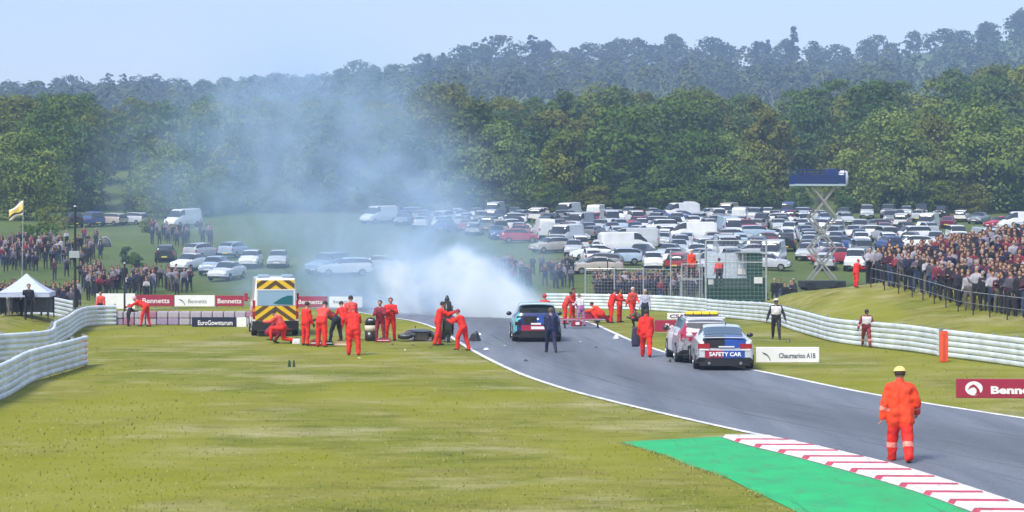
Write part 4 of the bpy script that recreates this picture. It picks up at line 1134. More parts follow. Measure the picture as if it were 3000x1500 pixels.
def car_parts(st, cls, mats, n=44):
    S = car_sections(st, n); parts = {}
    rings = []
    for s in S:
        h = car_ring(*s); rings.append(h)
    def put(pn, m_, quad):
        key = pn if pn not in ('side_window', 'side_livery', 'side_stripe', 'sill') else pn + str(quad[0].x > 0)
        parts.setdefault((key, pn, m_.name), (MB(), m_))[0].add(quad, [tuple(range(len(quad)))])
    for i in range(len(S) - 1):
        for sd_ in (-1, 1):
            for k in range(NB - 1):
                q = [rings[i][k], rings[i + 1][k], rings[i + 1][k + 1], rings[i][k + 1]]
                q = [Vector((p.x * sd_, p.y, p.z)) for p in q]
                if sd_ < 0: q.reverse()
                c = sum(q, Vector()) / 4
                pn, m_ = cls(c.y, k, sd_, c.z, c.x); put(pn, m_, q)
        a, b_ = rings[i][0], rings[i + 1][0]
        put('body', mats['under'], [Vector((-a.x, a.y, a.z)), Vector((-b_.x, b_.y, b_.z)), b_, a])
    for ri, rev in ((0, False), (-1, True)):                      # end panels in strips so livery can change
        h = rings[ri]
        for k in range(NB - 2):
            for (xa, xb) in ((-1, -.0), (0, 1)):
                q = [Vector((abs(xa) * h[k].x * (-1 if xa < 0 else 1), h[k].y, h[k].z)), Vector((abs(xb) * h[k].x, h[k].y, h[k].z)), Vector((abs(xb) * h[k + 1].x, h[k + 1].y, h[k + 1].z)), Vector((abs(xa) * h[k + 1].x * (-1 if xa < 0 else 1), h[k + 1].y, h[k + 1].z))]
                if rev: q.reverse()
                c = sum(q, Vector()) / 4
                pn, m_ = cls(c.y - .01 if ri == 0 else c.y + .01, k, 0, c.z, c.x); put(pn, m_, q)
    out = []
    for (_k, pn, mn), (b_, m_) in parts.items():
        me = b_.mesh(pn, m_, smooth=True, fix=False)
        bm = bmesh.new(); bm.from_mesh(me); bmesh.ops.remove_doubles(bm, verts=bm.verts, dist=1e-4)
        for e in bm.edges:
            if e.is_manifold and e.calc_face_angle(0) > R(38): e.smooth = False
        bm.to_mesh(me); bm.free(); out.append((pn, m_, me))
    return out
def wheel_meshes(r, w_):
    b = MB(); rings = []
    for x, k in ((-w_ / 2, .66), (-w_ / 2, .90), (-w_ * .42, .98), (-w_ * .2, 1), (w_ * .2, 1), (w_ * .42, .98), (w_ / 2, .90), (w_ / 2, .66)):
        rings.append([(x, math.cos(a) * r * k, math.sin(a) * r * k) for a in [2 * math.pi * i / 22 for i in range(22)]])
    b.loft(rings, caps=True); t = b.mesh('tyre', M_TYRE, True)
    b = MB()
    b.tube((-w_ * .40, 0, 0), (w_ * .40, 0, 0), r * .18, n=10)
    for i in range(8):
        a = 2 * math.pi * i / 8
        for sx in (-1, 1): b.box((sx * w_ * .485, math.cos(a) * r * .38, math.sin(a) * r * .38), (.03, r * .5, r * .12), mtx=Matrix.Rotation(a, 3, 'X'))
    for sx in (-1, 1):
        rg = [[(sx * w_ * .5 + e * sx, math.cos(a) * r * k, math.sin(a) * r * k) for a in [2 * math.pi * i / 18 for i in range(18)]] for e, k in ((.0, .72), (.012, .70), (.012, .62), (-.02, .60))]
        b.loft(rg, caps=False)
    return t, b.mesh('rim', M_RIM, False)
WHEELS = {}
def add_wheels(root, wheels, r, w_, tw):
    if (r, w_) not in WHEELS: WHEELS[(r, w_)] = wheel_meshes(r, w_)
    t, rm = WHEELS[(r, w_)]
    for y in wheels:
        for s in (-1, 1):
            o = link('wheel', t, root); o.location = (s * (tw - w_ / 2 + .025), y, r); link('rim', rm, o)
def plate(root, name, m, x0, x1, z0, z1, y, bulge=.0, half=.9, th=.02, taper=0.0, skew=0.0, segs=10):
    """slightly wrapped panel laid on a rear face; bulge wraps the outer ends forward"""
    b = MB(); A, B = [], []
    for i in range(segs + 1):
        t = i / segs; x = lerp(x0, x1, t); yy = y + bulge * (abs(x) / half) ** 2.6
        za, zb_ = z0 + taper * abs(t - .5) * 2, z1 - skew * abs(x) / half
        A.append((x, yy, za)); B.append((x, yy, zb_))
    ring = A + B[::-1]; n = len(ring)
    vs = ring + [(x, yy + th, z) for x, yy, z in ring]; fs = []
    for i in range(segs): fs += [(i, i + 1, n - 2 - i, n - 1 - i), (n + i + 1, n + i, 2 * n - 1 - i, 2 * n - 2 - i)]
    fs += [(i, n + i, n + (i + 1) % n, (i + 1) % n) for i in range(n)]
    b.add(vs, fs); me = b.mesh(name, m); o = link(name, me, root); return o

# ---- white coupe leading the slow convoy, seen from behind
W_PAINT = paint('paint_white', (.74, .75, .77)); S_PAINT = paint('paint_silver', (.54, .58, .62)); B_PAINT = paint('paint_blue', (.015, .07, .34)); R_PAINT = paint('paint_crimson', (.34, .008, .05)); K_PAINT = paint('paint_black', (.012, .012, .016)); T_PAINT = paint('paint_teal', (.10, .42, .46)); T2_PAINT = paint('paint_ice', (.45, .62, .66)); DB_PAINT = paint('paint_darkblue', (.010, .022, .12)); DR_PAINT = paint('paint_maroon', (.13, .012, .03))
MIX_PAINT = mat('camo_livery', (.30, .30, .34), .4, var=.9, scale=11, coat=.3)
def track_heading(y):
    def mid(q):
        return .5 * (interp(q, [p.y for p in Lc], [p.x for p in Lc]) + interp(q, [p.y for p in Rc], [p.x for p in Rc]))
    return math.atan2(-(mid(y + 4) - mid(y - 2)), 6.0)
def coupe():
    p = G(2131, 1087); rz = R(-2.5)
    st = [(-2.30, .30, .84, .90, .80, .78, .60), (-2.26, .24, .90, .98, .87, .85, .70), (-2.10, .20, .95, 1.03, .92, .89, .70), (-1.75, .18, .96, 1.06, .935, .90, .66), (-1.45, .18, .96, 1.12, .94, .90, .64), (-.85, .18, .94, 1.32, .93, .89, .60), (-.3, .18, .93, 1.385, .92, .885, .60), (.25, .18, .92, 1.37, .92, .885, .59), (.55, .18, .915, 1.29, .92, .885, .60), (1.15, .18, .90, .98, .925, .885, .66), (1.9, .18, .80, .86, .92, .86, .62), (2.25, .22, .70, .74, .86, .80, .52), (2.38, .3, .6, .64, .74, .7, .45)]
    def cls(y, k, sd_, z, x):
        if 8 <= k and -1.62 < y < -.78 and abs(x) < .62: return 'rear_window', M_GLASSB
        if 8 <= k and .42 < y < 1.1: return 'windscreen', M_GLASS
        if 5 < k < 8 and -1.05 < y < .75: return 'side_window', M_GLASS
        if y < -1.7 and k >= 8: return 'boot_lid', (B_PAINT if x > -.05 else K_PAINT)
        if k < 2: return 'sill', M_TRIM
        if sd_ != 0 and k < 5 and sd_ < 0 and y < 1.3: return 'side_livery', MIX_PAINT
        return 'body', S_PAINT
    c = car('course_car', (p.x + .02, p.y + 2.3, .012), rz, st, cls, dict(under=M_TRIM), 'silver coupe with blue and red tail stripes, nearest car on the track', (-1.38, 1.42), .33, .24, .93)
    y = -2.33
    plate(c, 'boot_panel', B_PAINT, .0, .66, .72, .955, y + .01, .05, .9); plate(c, 'boot_panel', K_PAINT, -.66, -.003, .72, .955, y + .01, .05, .9)
    for sx in (-1, 1):
        o = plate(c, 'tail_light', M_LAMPR, sx * .48 if sx > 0 else -.86, .86 if sx > 0 else -.48, .70, .87, y - .01, .055, .9, .05, skew=.02)
        plate(c, 'reflector', M_WHITE, sx * .5 if sx > 0 else -.80, .80 if sx > 0 else -.5, .645, .685, y - .02, .05, .9, .03)
    plate(c, 'boot_stripe', W_PAINT, -.2, .30, .74, .78, y - .012, .03, .9, .015)
    plate(c, 'bumper', R_PAINT, -.84, -.08, .40, .64, y - .035, .16, .9, .07); plate(c, 'bumper', B_PAINT, -.077, .84, .40, .64, y - .035, .16, .9, .07)
    text_part(c, 'SAFETY CAR', (-.50, y - .066, .47), .17, M_WHITE, width=1.02, bold=.006)
    for sx in (-1, 1): plate(c, 'bumper_corner', K_PAINT, .66 if sx > 0 else -.93, .93 if sx > 0 else -.66, .22, .50, y - .05, .22, .9, .05)
    plate(c, 'diffuser', M_TRIM, -.8, .8, .15, .40, y - .02, .13, .9, .08)
    for sx in (-.5, .5):
        b = MB(); b.tube((sx, y - .06, .24), (sx, y + .2, .24), .045, n=12); b.build('exhaust', M_RIM, c)
    b = MB(); b.box((0, -2.2, 1.045), (1.36, .14, .025)); me = b.mesh('boot_spoiler', S_PAINT); bevel_mesh(me, .01); link('boot_spoiler', me, c)
    for sx in (-1, 1):
        b = MB(); b.ball((sx * 1.0, .55, 1.0), .1, 12, 8, (1.1, .6, .75)); b.tube((sx * .88, .6, .95), (sx * .97, .57, .98), .025, n=6); b.build('mirror', K_PAINT if sx > 0 else W_PAINT, c, True)
    b = MB(); b.box((.12, -.5, 1.42), (.03, .16, .06)); b.build('antenna', M_TRIM, c)
    return c
coupe()
def estate():
    p = G(2068, 1066); rz = R(1.5)
    st = [(-2.3, .34, .86, 1.10, .80, .80, .66), (-2.26, .28, .95, 1.36, .89, .87, .66), (-2.1, .22, .99, 1.44, .93, .89, .66), (-1.6, .2, 1.0, 1.50, .94, .9, .67), (-.4, .2, .99, 1.52, .94, .9, .66), (.4, .2, .98, 1.48, .94, .9, .65), (.75, .2, .97, 1.40, .94, .9, .66), (1.3, .2, .97, 1.06, .94, .9, .7), (2.05, .22, .9, .96, .92, .87, .66), (2.35, .3, .7, .74, .8, .76, .5)]
    def cls(y, k, sd_, z, x):
        if 5 < k < 9 and -1.95 < y < .95 and sd_ != 0: return 'side_window', M_GLASS
        if k >= 8 and .6 < y < 1.25: return 'windscreen', M_GLASS
        if k < 2: return 'sill', M_TRIM
        if k < 4 and sd_ != 0 and y < -.2: return 'side_livery', MIX_PAINT
        if k < 5 and y < -1.9: return 'tail_livery', MIX_PAINT
        if y < -1.7 and 2 <= k <= 7: return 'tailgate', R_PAINT
        return 'body', W_PAINT
    c = car('course_car', (p.x - .05, p.y + 2.3, .012), rz, st, cls, dict(under=M_TRIM), 'white estate car with yellow roof lights half hidden behind the coupe', (-1.42, 1.45), .34, .25, .94)
    y = -2.32
    plate(c, 'rear_window', mat('glass_grey', (.14, .14, .15), .25), -.66, .60, 1.02, 1.36, y + .03, .05, .9)
    plate(c, 'tailgate_panel', R_PAINT, -.60, .60, .76, 1.0, y - .005, .06, .9)
    for sx in (-1, 1): plate(c, 'tail_light', M_LAMPR, .62 if sx > 0 else -.86, .86 if sx > 0 else -.62, .74, .98, y, .05, .9, .04)
    plate(c, 'bumper', K_PAINT, -.90, .90, .26, .60, y - .05, .18, .9, .09)
    b = MB(); b.box((0, -2.16, 1.52), (1.30, .26, .05)); me = b.mesh('roof_spoiler', W_PAINT); bevel_mesh(me, .02); link('roof_spoiler', me, c)
    lb = MB(); lb.box((0, -.9, 1.57), (1.15, .34, .05)); lbo = lb.build('light_bar', M_TRIM, c)
    me_y = mat('beacon_yellow', (.85, .62, .02), .25, coat=.5)
    for k in range(4):
        b = MB(); b.box((-.42 + k * .28, -.9, 1.645), (.26, .30, .11)); me = b.mesh('beacon', me_y); bevel_mesh(me, .03, 2); link('beacon', me, lbo)
    for sx in (-1, 1):
        b = MB(); b.ball((sx * 1.02, .85, 1.06), .11, 12, 8, (1.05, .6, .85)); b.build('mirror', K_PAINT, c, True)
estate()
def hatch():
    p = G(1569, 1003); rz = R(2.0)
    st = [(-2.15, .34, .88, 1.0, .82, .80, .66), (-2.12, .28, .96, 1.10, .91, .88, .72), (-1.95, .22, 1.0, 1.30, .96, .92, .72), (-1.7, .2, 1.0, 1.47, .97, .93, .70), (-1.2, .2, .99, 1.53, .97, .93, .70), (-.1, .2, .97, 1.55, .96, .92, .68), (.4, .2, .96, 1.5, .96, .92, .68), (.75, .2, .95, 1.38, .96, .92, .7), (1.3, .2, .95, 1.04, .95, .91, .7), (2.0, .22, .86, .92, .93, .87, .66), (2.25, .3, .68, .72, .8, .76, .5)]
    def cls(y, k, sd_, z, x):
        if k >= 8 and -2.03 < y < -1.58 and abs(x) < .70: return 'rear_window', M_GLASS
        if k >= 8 and .55 < y < 1.22: return 'windscreen', M_GLASS
        if 5 < k < 8 and -1.75 < y < .95 and sd_ != 0: return 'side_window', M_GLASS
        if k < 2: return 'sill', M_TRIM
        if y < -1.96 and k < 8: return 'tail_corner', (T_PAINT if x < -.6 else DB_PAINT)
        if sd_ < 0 and k < 4: return 'side_livery', T_PAINT
        if sd_ > 0 and k < 5: return 'side_livery', DB_PAINT
        if k >= 8 and y > -1.6: return 'roof', T2_PAINT
        return 'body', DB_PAINT
    c = car('course_car', (p.x, p.y + 2.15, .012), rz, st, cls, dict(under=M_TRIM), 'dark liveried hatchback with crimson bumper standing on the crest of the track', (-1.3, 1.35), .33, .24, .965)
    y = -2.17
    plate(c, 'rear_screen', M_GLASS, -.72, .72, 1.06, 1.30, y + .10, .04, .9)
    plate(c, 'tailgate_panel', K_PAINT, -.84, -.03, .72, 1.04, y, .08, .95); plate(c, 'tailgate_panel', B_PAINT, -.027, .84, .72, 1.04, y, .08, .95)
    for sx in (-1, 1): plate(c, 'tail_light', mat('lamp_dark', (.03, .01, .02), .2), .66 if sx > 0 else -.90, .90 if sx > 0 else -.66, .68, .82, y - .02, .05, .95, .05)
    plate(c, 'bumper', R_PAINT, -.92, .92, .46, .68, y - .05, .18, .95, .09)
    plate(c, 'tail_script', M_WHITE, -.26, .14, .70, .77, y - .03, 0, .95, .02); 
    o = plate(c, 'number_plate', M_WHITE, -.26, .28, .52, .63, y - .075, 0, .95, .02)
    plate(c, 'lower_bumper', M_TRIM, -.94, .94, .20, .46, y - .045, .18, .95, .09)
    b = MB(); b.tube((.02, y - .03, .93), (.02, y + .01, .93), .045, n=14); b.build('badge', M_WHITE, c)
    b = MB(); b.box((0, -1.78, 1.53), (1.36, .3, .04)); me = b.mesh('roof_spoiler', mat('paint_pale_teal', (.5, .7, .72), .3)); bevel_mesh(me, .015); link('roof_spoiler', me, c)
    for sx in (-1, 1):
        b = MB(); b.ball((sx * 1.05, .7, 1.05), .11, 12, 8, (1.05, .6, .8)); b.build('mirror', K_PAINT, c, True)
hatch()

# ---- ambulance
def clip_rect(poly, x0, x1, z0, z1):
    for ax, lim, sg in ((0, x0, 1), (0, x1, -1), (1, z0, 1), (1, z1, -1)):
        out = []
        for i in range(len(poly)):
            a, b_ = poly[i], poly[(i + 1) % len(poly)]
            ia, ib = (a[ax] - lim) * sg >= 0, (b_[ax] - lim) * sg >= 0
            if ia: out.append(a)
            if ia != ib:
                t = (lim - a[ax]) / (b_[ax] - a[ax]); out.append((lerp(a[0], b_[0], t), lerp(a[1], b_[1], t)))
        poly = out
        if len(poly) < 3: return []
    return poly
def ambulance():
    p = G(778, 986); rz = R(9)
    c = empty('ambulance', (p.x, p.y + 2.7, 0), rz, 'white ambulance with yellow and black chevrons on its rear, on the grass', 'ambulance')
    st = [(-2.7, .42, 1.25, 2.30, .93, .95, .70), (-2.66, .38, 1.25, 2.46, .97, .98, .80), (-2.5, .36, 1.25, 2.52, .98, .99, .84), (.8, .36, 1.25, 2.52, .98, .99, .84), (1.3, .36, 1.22, 2.40, .98, .97, .80), (1.95, .36, 1.18, 1.45, .97, .94, .72), (2.5, .36, 1.0, 1.12, .95, .90, .7), (2.75, .42, .8, .86, .86, .8, .55)]
    AMB_Y = paint('ambulance_yellow', (.78, .50, .02))
    def cls(y, k, sd_, z, x):
        if k >= 8 and 1.25 < y < 1.95: return 'windscreen', M_GLASS
        if 5 < k < 8 and .9 < y < 1.6 and sd_ != 0: return 'side_window', M_GLASS
        if k < 2: return 'sill', M_TRIM
        if k in (3, 4) and sd_ != 0: return 'side_stripe', R_PAINT
        return 'body', W_PAINT
    for pn, m_, me in car_parts(st, cls, dict(under=M_TRIM), 40): link(pn, me, c)
    add_wheels(c, (-1.65, 1.75), .36, .24, .97)
    y = -2.735
    M_CHB = mat('chevron_brown', (.10, .055, .018), .5, var=.2)
    def doors(x0, x1, z0, z1, cz, step, th):
        d_ = plate(c, 'door_panel', AMB_Y, x0, x1, z0, z1, y, .0, .95, .02, segs=2)
        for k in range(-6, 7):
            for sg in (-1, 1):
                zc = cz + k * step
                poly = [(0, zc), (0, zc + th), (sg * 1.2, zc + th - 1.2 * .72), (sg * 1.2, zc - 1.2 * .72)]
                xa, xb = (x0, 0) if sg < 0 else (0, x1)
                if xa >= xb: continue
                pl_ = clip_rect(poly, xa, xb, z0, z1)
                if len(pl_) < 3: continue
                b = MB(); n = len(pl_); vs = [(q[0], y - .012, q[1]) for q in pl_] + [(q[0], y - .001, q[1]) for q in pl_]
                b.add(vs, [tuple(range(n))] + [(i, n + i, n + (i + 1) % n, (i + 1) % n) for i in range(n)]); b.build('chevron', M_CHB, d_)
    doors(-.80, .80, 2.02, 2.40, 2.2, .42, .20)
    doors(-.86, .86, .68, 1.30, 1.1, .40, .19)
    plate(c, 'rear_window', mat('ambulance_glass', (.26, .40, .56), .05, spec=.9), -.76, .76, 1.33, 1.96, y, 0, .95, .03, segs=2)  # pale blue base colour carries the sky reflection of the pane
    b = MB()
    plate(c, 'window_frame', W_PAINT, -.82, -.765, 1.31, 2.0, y - .01, 0, .95, .03, segs=2); plate(c, 'window_frame', W_PAINT, .765, .82, 1.31, 2.0, y - .01, 0, .95, .03, segs=2)
    plate(c, 'window_frame', W_PAINT, -.82, .82, 1.962, 2.015, y - .015, 0, .95, .03, segs=2)
    # reflection of the open tailgate, laid over the glass as a dark teal shape
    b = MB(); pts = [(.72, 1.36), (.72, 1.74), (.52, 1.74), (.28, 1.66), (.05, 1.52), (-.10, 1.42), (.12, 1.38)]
    vs = [(q[0], y - .012, q[1]) for q in pts]; b.add(vs + [(a, y - .004, z) for a, _, z in vs], [tuple(range(7))] + [(i, 7 + i, 7 + (i + 1) % 7, (i + 1) % 7) for i in range(7)]); b.build('window_reflection', mat('teal_reflection', (.008, .12, .15), .3), c)
    plate(c, 'bumper', M_TRIM, -.98, .98, .28, .66, y - .08, .10, .98, .12)
    plate(c, 'step', mat('step_grey', (.2, .2, .2), .6), -.6, .6, .66, .68, y - .12, 0, .95, .12)
    for sx in (-1, 1):
        plate(c, 'tail_light', M_LAMPR, .87 if sx > 0 else -.97, .97 if sx > 0 else -.87, .75, 1.55, y - .005, .03, .98, .04, segs=3)
        plate(c, 'indicator', mat('lamp_amber', (.7, .2, .01), .25), .875 if sx > 0 else -.965, .965 if sx > 0 else -.875, 1.06, 1.2, y - .02, .03, .98, .02, segs=3)
        b = MB(); b.box((sx * 1.13, 1.45, 1.55), (.16, .08, .36)); b.tube((sx * .95, 1.5, 1.5), (sx * 1.08, 1.47, 1.55), .03, n=6); me = b.mesh('mirror', R_PAINT); link('mirror', me, c)
        b = MB(); b.box((sx * .5, -2.45, 2.57), (.5, .22, .14)); me = b.mesh('beacon', mat('beacon_blue', (.30, .42, .58), .2, coat=.5)); bevel_mesh(me, .05, 3); link('beacon', me, c)
    b = MB(); b.box((0, -2.74, .99), (.02, .02, .6)); b.build('door_gap', M_TRIM, c)
    text_part(c, 'AMBULANCE', (-.5, y - .02, 2.06), .001, M_TRIM) if False else None
ambulance()

# ------------------------------------------------------------------ parked cars
CARCOL = {'white': (.70, .72, .74), 'silver': (.42, .45, .49), 'grey': (.16, .18, .20), 'black': (.014, .015, .018), 'red': (.36, .02, .04), 'blue': (.03, .07, .22), 'pale blue': (.34, .44, .56), 'dark green': (.02, .06, .05), 'beige': (.40, .36, .31), 'maroon': (.14, .012, .04)}
PST = {
 'hatchback': ([(-1.95, .36, .84, 1.02, .76, .76, .58), (-1.9, .3, .9, 1.14, .83, .82, .62), (-1.6, .24, .92, 1.38, .86, .83, .62), (-.9, .2, .91, 1.46, .86, .83, .62), (.1, .2, .89, 1.47, .86, .83, .6), (.5, .2, .89, 1.38, .86, .83, .61), (1.05, .2, .88, .97, .86, .82, .62), (1.75, .22, .8, .85, .84, .78, .58), (1.98, .3, .6, .64, .7, .66, .4)], (-1.2, 1.25), -1.78, .95, .45),
 'saloon': ([(-2.2, .34, .82, .90, .76, .76, .58), (-2.1, .26, .92, 1.0, .84, .82, .66), (-1.55, .22, .93, 1.05, .87, .84, .62), (-.95, .2, .92, 1.38, .87, .84, .6), (-.1, .2, .9, 1.44, .87, .84, .6), (.35, .2, .9, 1.37, .87, .84, .61), (1.0, .2, .89, .98, .87, .83, .64), (1.95, .22, .8, .85, .85, .78, .58), (2.2, .3, .6, .64, .72, .66, .4)], (-1.3, 1.35), -1.6, .95, .3),
 'estate car': ([(-2.2, .36, .86, 1.06, .78, .78, .62), (-2.12, .28, .93, 1.32, .85, .83, .62), (-1.8, .22, .94, 1.46, .88, .84, .63), (-.3, .2, .92, 1.5, .88, .84, .62), (.3, .2, .91, 1.43, .88, .84, .62), (.95, .2, .9, 1.0, .88, .83, .64), (1.9, .22, .82, .87, .85, .79, .58), (2.2, .3, .6, .64, .72, .66, .4)], (-1.35, 1.38), -2.0, .9, .25),
 'offroader': ([(-2.1, .42, 1.0, 1.3, .82, .82, .66), (-2.05, .36, 1.06, 1.6, .9, .88, .70), (-1.8, .32, 1.07, 1.76, .92, .88, .72), (.1, .3, 1.06, 1.78, .92, .88, .70), (.5, .3, 1.06, 1.68, .92, .88, .7), (.95, .3, 1.05, 1.16, .92, .87, .74), (1.85, .32, 1.0, 1.06, .9, .84, .7), (2.1, .4, .78, .84, .8, .76, .5)], (-1.3, 1.3), -1.95, .85, .45),
 'van': ([(-2.6, .4, 1.2, 1.9, .9, .9, .72), (-2.56, .34, 1.2, 2.1, .95, .94, .78), (-2.3, .3, 1.2, 2.18, .96, .95, .8), (.9, .3, 1.2, 2.18, .96, .94, .78), (1.25, .3, 1.18, 2.02, .96, .93, .76), (1.85, .3, 1.14, 1.3, .95, .9, .72), (2.4, .32, .95, 1.02, .92, .86, .66), (2.6, .4, .7, .76, .8, .76, .5)], (-1.6, 1.65), .6, 1.85, 1.2)}
PROTO = {}
def parked_proto(kind):
    st, wy, gy0, gy1, ws = PST[kind]
    marker = mat('body_marker', (1, 1, 1))
    def cls(y, k, sd_, z, x):
        if k >= 8 and ws - .02 < y < gy1 + .05: return 'windscreen', M_GLASS
        if 5 < k < 8 and gy0 < y < gy1 - .15 and sd_ != 0: return 'side_window', M_GLASS
        if kind in ('hatchback', 'saloon') and k >= 8 and (gy0 - .1 < y < gy0 + .55) and abs(x) < .55: return 'rear_window', M_GLASS
        if kind in ('estate car', 'offroader') and k >= 6 and y < gy0 + .02: return 'rear_window', M_GLASS
        if k < 2: return 'sill', M_TRIM
        return 'body', marker
    parts = car_parts(st, cls, dict(under=M_TRIM), 20)
    b = MB(); rr = .36 if kind in ('van', 'offroader') else .31
    b.tube((-.1, 0, 0), (.1, 0, 0), rr, n=14, mi=0); b.tube((-.112, 0, 0), (.112, 0, 0), rr * .6, n=12, mi=1)
    wm = b.mesh('wheel', [M_TYRE, M_RIM])
    yf, yr = st[-1][0], st[0][0]; wb = st[-2][4] * .8; zb = st[-1][2]
    b = MB(); b.box((0, 0, 0), (.3, .12, .13)); hl = b.mesh('headlight', M_LAMPW); bevel_mesh(hl, .03, 1)
    b = MB(); b.box((0, 0, 0), (.16, .08, .24)); tl = b.mesh('tail_light', M_LAMPR); bevel_mesh(tl, .02, 1)
    b = MB(); b.box((0, 0, 0), (.5, .02, .11)); npm = [b.mesh('number_plate', M_WHITE), b.mesh('number_plate', M_PLATEY)]
    PROTO[kind] = (parts, wm, wy, rr, st[4][4], hl, tl, npm, yf, yr, wb, zb, st[1][5], st[1][2])
for k in PST: parked_proto(k)
BODYM = {}
def parked(kind, col, x, y, rz, label, group, name='parked_car', cat='car', lod=0):
    parts, wm, wy, rr, tw, hl, tl, npm, yf, yr, wb, zb, wrr, zrr = PROTO[kind]
    z = H(x, y); e = .8
    tilt = Matrix.Rotation(rz, 3, 'Z') 
    fwd = tilt @ Vector((0, 1, 0)); gz = (H(x + fwd.x * 1.3, y + fwd.y * 1.3) - H(x - fwd.x * 1.3, y - fwd.y * 1.3)) / 2.6
    rgt = tilt @ Vector((1, 0, 0)); gx = (H(x + rgt.x * e, y + rgt.y * e) - H(x - rgt.x * e, y - rgt.y * e)) / (2 * e)
    o = empty(name, (x, y, z + .02), 0, label, cat, group); o.rotation_euler = (math.atan(gz), -math.atan(gx), rz)
    for pn, m_, me in parts:
        if m_.name == 'body_marker':
            key = (kind, pn, col)
            if key not in BODYM:
                m2 = me.copy(); m2.materials.clear(); m2.materials.append(paint('parked_' + col.replace(' ', '_'), CARCOL[col], .3, .12)); BODYM[key] = m2
            me = BODYM[key]
        link(pn, me, o)
    for s in (-1, 1):
        for wyy in wy:
            w_ = link('wheel', wm, o); w_.location = (s * (tw - .09), wyy, rr)
    facing = fwd.y < 0.25          # front towards the camera side
    for s in (-1, 1):
        if facing: l_ = link('headlight', hl, o); l_.location = (s * wb, yf - .12, zb + .02)
        if fwd.y > -.25: l_ = link('tail_light', tl, o); l_.location = (s * (wrr - .06), yr + .03, zrr - .08)
    n_ = link('number_plate', npm[0] if facing else npm[1], o); n_.location = (0, (yf + .012) if facing else (yr - .012), .5)
    return o
PC = random.Random(31)
COLW = ['white'] * 13 + ['silver'] * 12 + ['grey'] * 4 + ['black'] * 3 + ['red'] * 2 + ['blue'] * 2 + ['pale blue'] * 4 + ['beige'] * 2 + ['maroon', 'dark green']
KW = ['hatchback'] * 6 + ['saloon'] * 4 + ['estate car'] * 5 + ['offroader'] * 3 + ['van'] * 1
def zone(px, d):
    where = 'left' if px < 1750 else ('centre' if px < 2250 else 'right')
    row = 'front' if d < 190 else ('middle' if d < 225 else 'back')
    return '%s rows, %s of car park' % (row, where)
# distinct vehicles first: (kind, colour, px, d, heading deg, label)
SPECIAL = [('van', 'white', 1662, 262, 155, 'plain white van standing highest in the left part of the car park'), ('van', 'white', 1655, 206, 150, 'white van on the left front edge of the car park, above the hatchback'),
 ('hatchback', 'red', 1745, 250, 130, 'red hatchback near the wood, right of the highest white van'), ('hatchback', 'red', 1868, 240, 150, 'red hatchback right of the middle of the car park left half'), ('van', 'white', 2718, 232, 158, 'white van alone on the grass behind the right crowd'),
 ('van', 'white', 1990, 262, 115, 'white van in the back row, left of two under the dark trees'), ('hatchback', 'silver', 2072, 263, 110, 'silver hatchback in the back row left of the tall beige one'), ('van', 'beige', 2132, 262, 160, 'beige van in the back row behind the marshal hut'),
 ('van', 'white', 2990, 236, 90, 'white camper van at the right edge above the crowd'), ('hatchback', 'red', 2930, 240, 120, 'red car left of the white camper van at the right edge'), ('van', 'white', 2262, 178, 165, 'white van right behind the marshal hut'),
 ('hatchback', 'red', 2435, 180, 100, 'red car just right of the scissor lift foot'), ('hatchback', 'beige', 1612, 196, 120, 'beige car at the lowest left corner of the car park'), ('van', 'white', 1110, 252, 140, 'hazy white van at the far left end of the car park row'),
 ('offroader', 'silver', 2540, 266, 170, 'silver offroader in the back row right of the scissor lift'), ('offroader', 'grey', 2602, 268, 165, 'grey offroader in the back row, next to the silver one'), ('hatchback', 'silver', 2655, 270, 165, 'silver hatchback in the back row before the gap'),
 ('offroader', 'black', 2700, 271, 165, 'black offroader in the back row, second from its right end'), ('saloon', 'black', 2758, 272, 160, 'black saloon at the right end of the back row under the trees'), ('saloon', 'grey', 2868, 252, 150, 'grey saloon on the grass left of the red car above the crowd'),
 ('estate car', 'black', 486, 184, 6, 'black estate car with its tail to the track, left one on the left field'), ('hatchback', 'silver', 592, 187, -28, 'silver hatchback on the left field, second from the black estate'), ('hatchback', 'pale blue', 688, 189, -20, 'pale blue hatchback on the left field, right of the silver one'),
 ('saloon', 'white', 556, 172, 160, 'white saloon in the lower row on the left field'), ('hatchback', 'pale blue', 628, 168, 172, 'pale blue hatchback in the lower row behind the boards'), ('van', 'white', 535, 243, 150, 'small white van high on the left field by the wood'),
 ('saloon', 'white', 665, 162, 165, 'white saloon low behind the right crimson board'), ('hatchback', 'white', 735, 176, 178, 'white hatchback showing over the left of the ambulance roof'), ('hatchback', 'silver', 815, 176, 182, 'silver hatchback showing over the right of the ambulance roof'),
 ('offroader', 'pale blue', 960, 168, 150, 'smoke veiled pale blue offroader right of the ambulance'), ('estate car', 'white', 1010, 166, 100, 'smoke veiled white estate car in the middle of the lower row'), ('saloon', 'silver', 1100, 170, 95, 'smoke veiled silver saloon at the right of the lower row'),
 ('saloon', 'beige', 1745, 168, 100, 'pinkish beige saloon low on the slope beside the smoke')]
SPECIAL += [('offroader', 'blue', 268, 246, 35, 'blue offroader, left one of the parked cars by the wood on the left'), ('estate car', 'beige', 322, 248, 60, 'beige estate car, middle one of those by the wood on the left'), ('estate car', 'silver', 384, 250, 65, 'silver estate car, right one of those by the wood on the left'), ('offroader', 'black', 212, 244, 25, 'black offroader left of the blue one by the wood on the left')]
SPECIAL.append(('saloon', 'white', 1740, 185, 95, 'white saloon at the lower left front edge of the car park'))
taken = []
for kind, col, px, d, hd, lab in SPECIAL:
    x = X(px, d); parked(kind, col, x, d, R(hd), lab, None, 'parked_van' if kind == 'van' else 'parked_car', 'van' if kind == 'van' else 'car'); taken.append((x, d, 3.6 if kind == 'van' else 3.0))
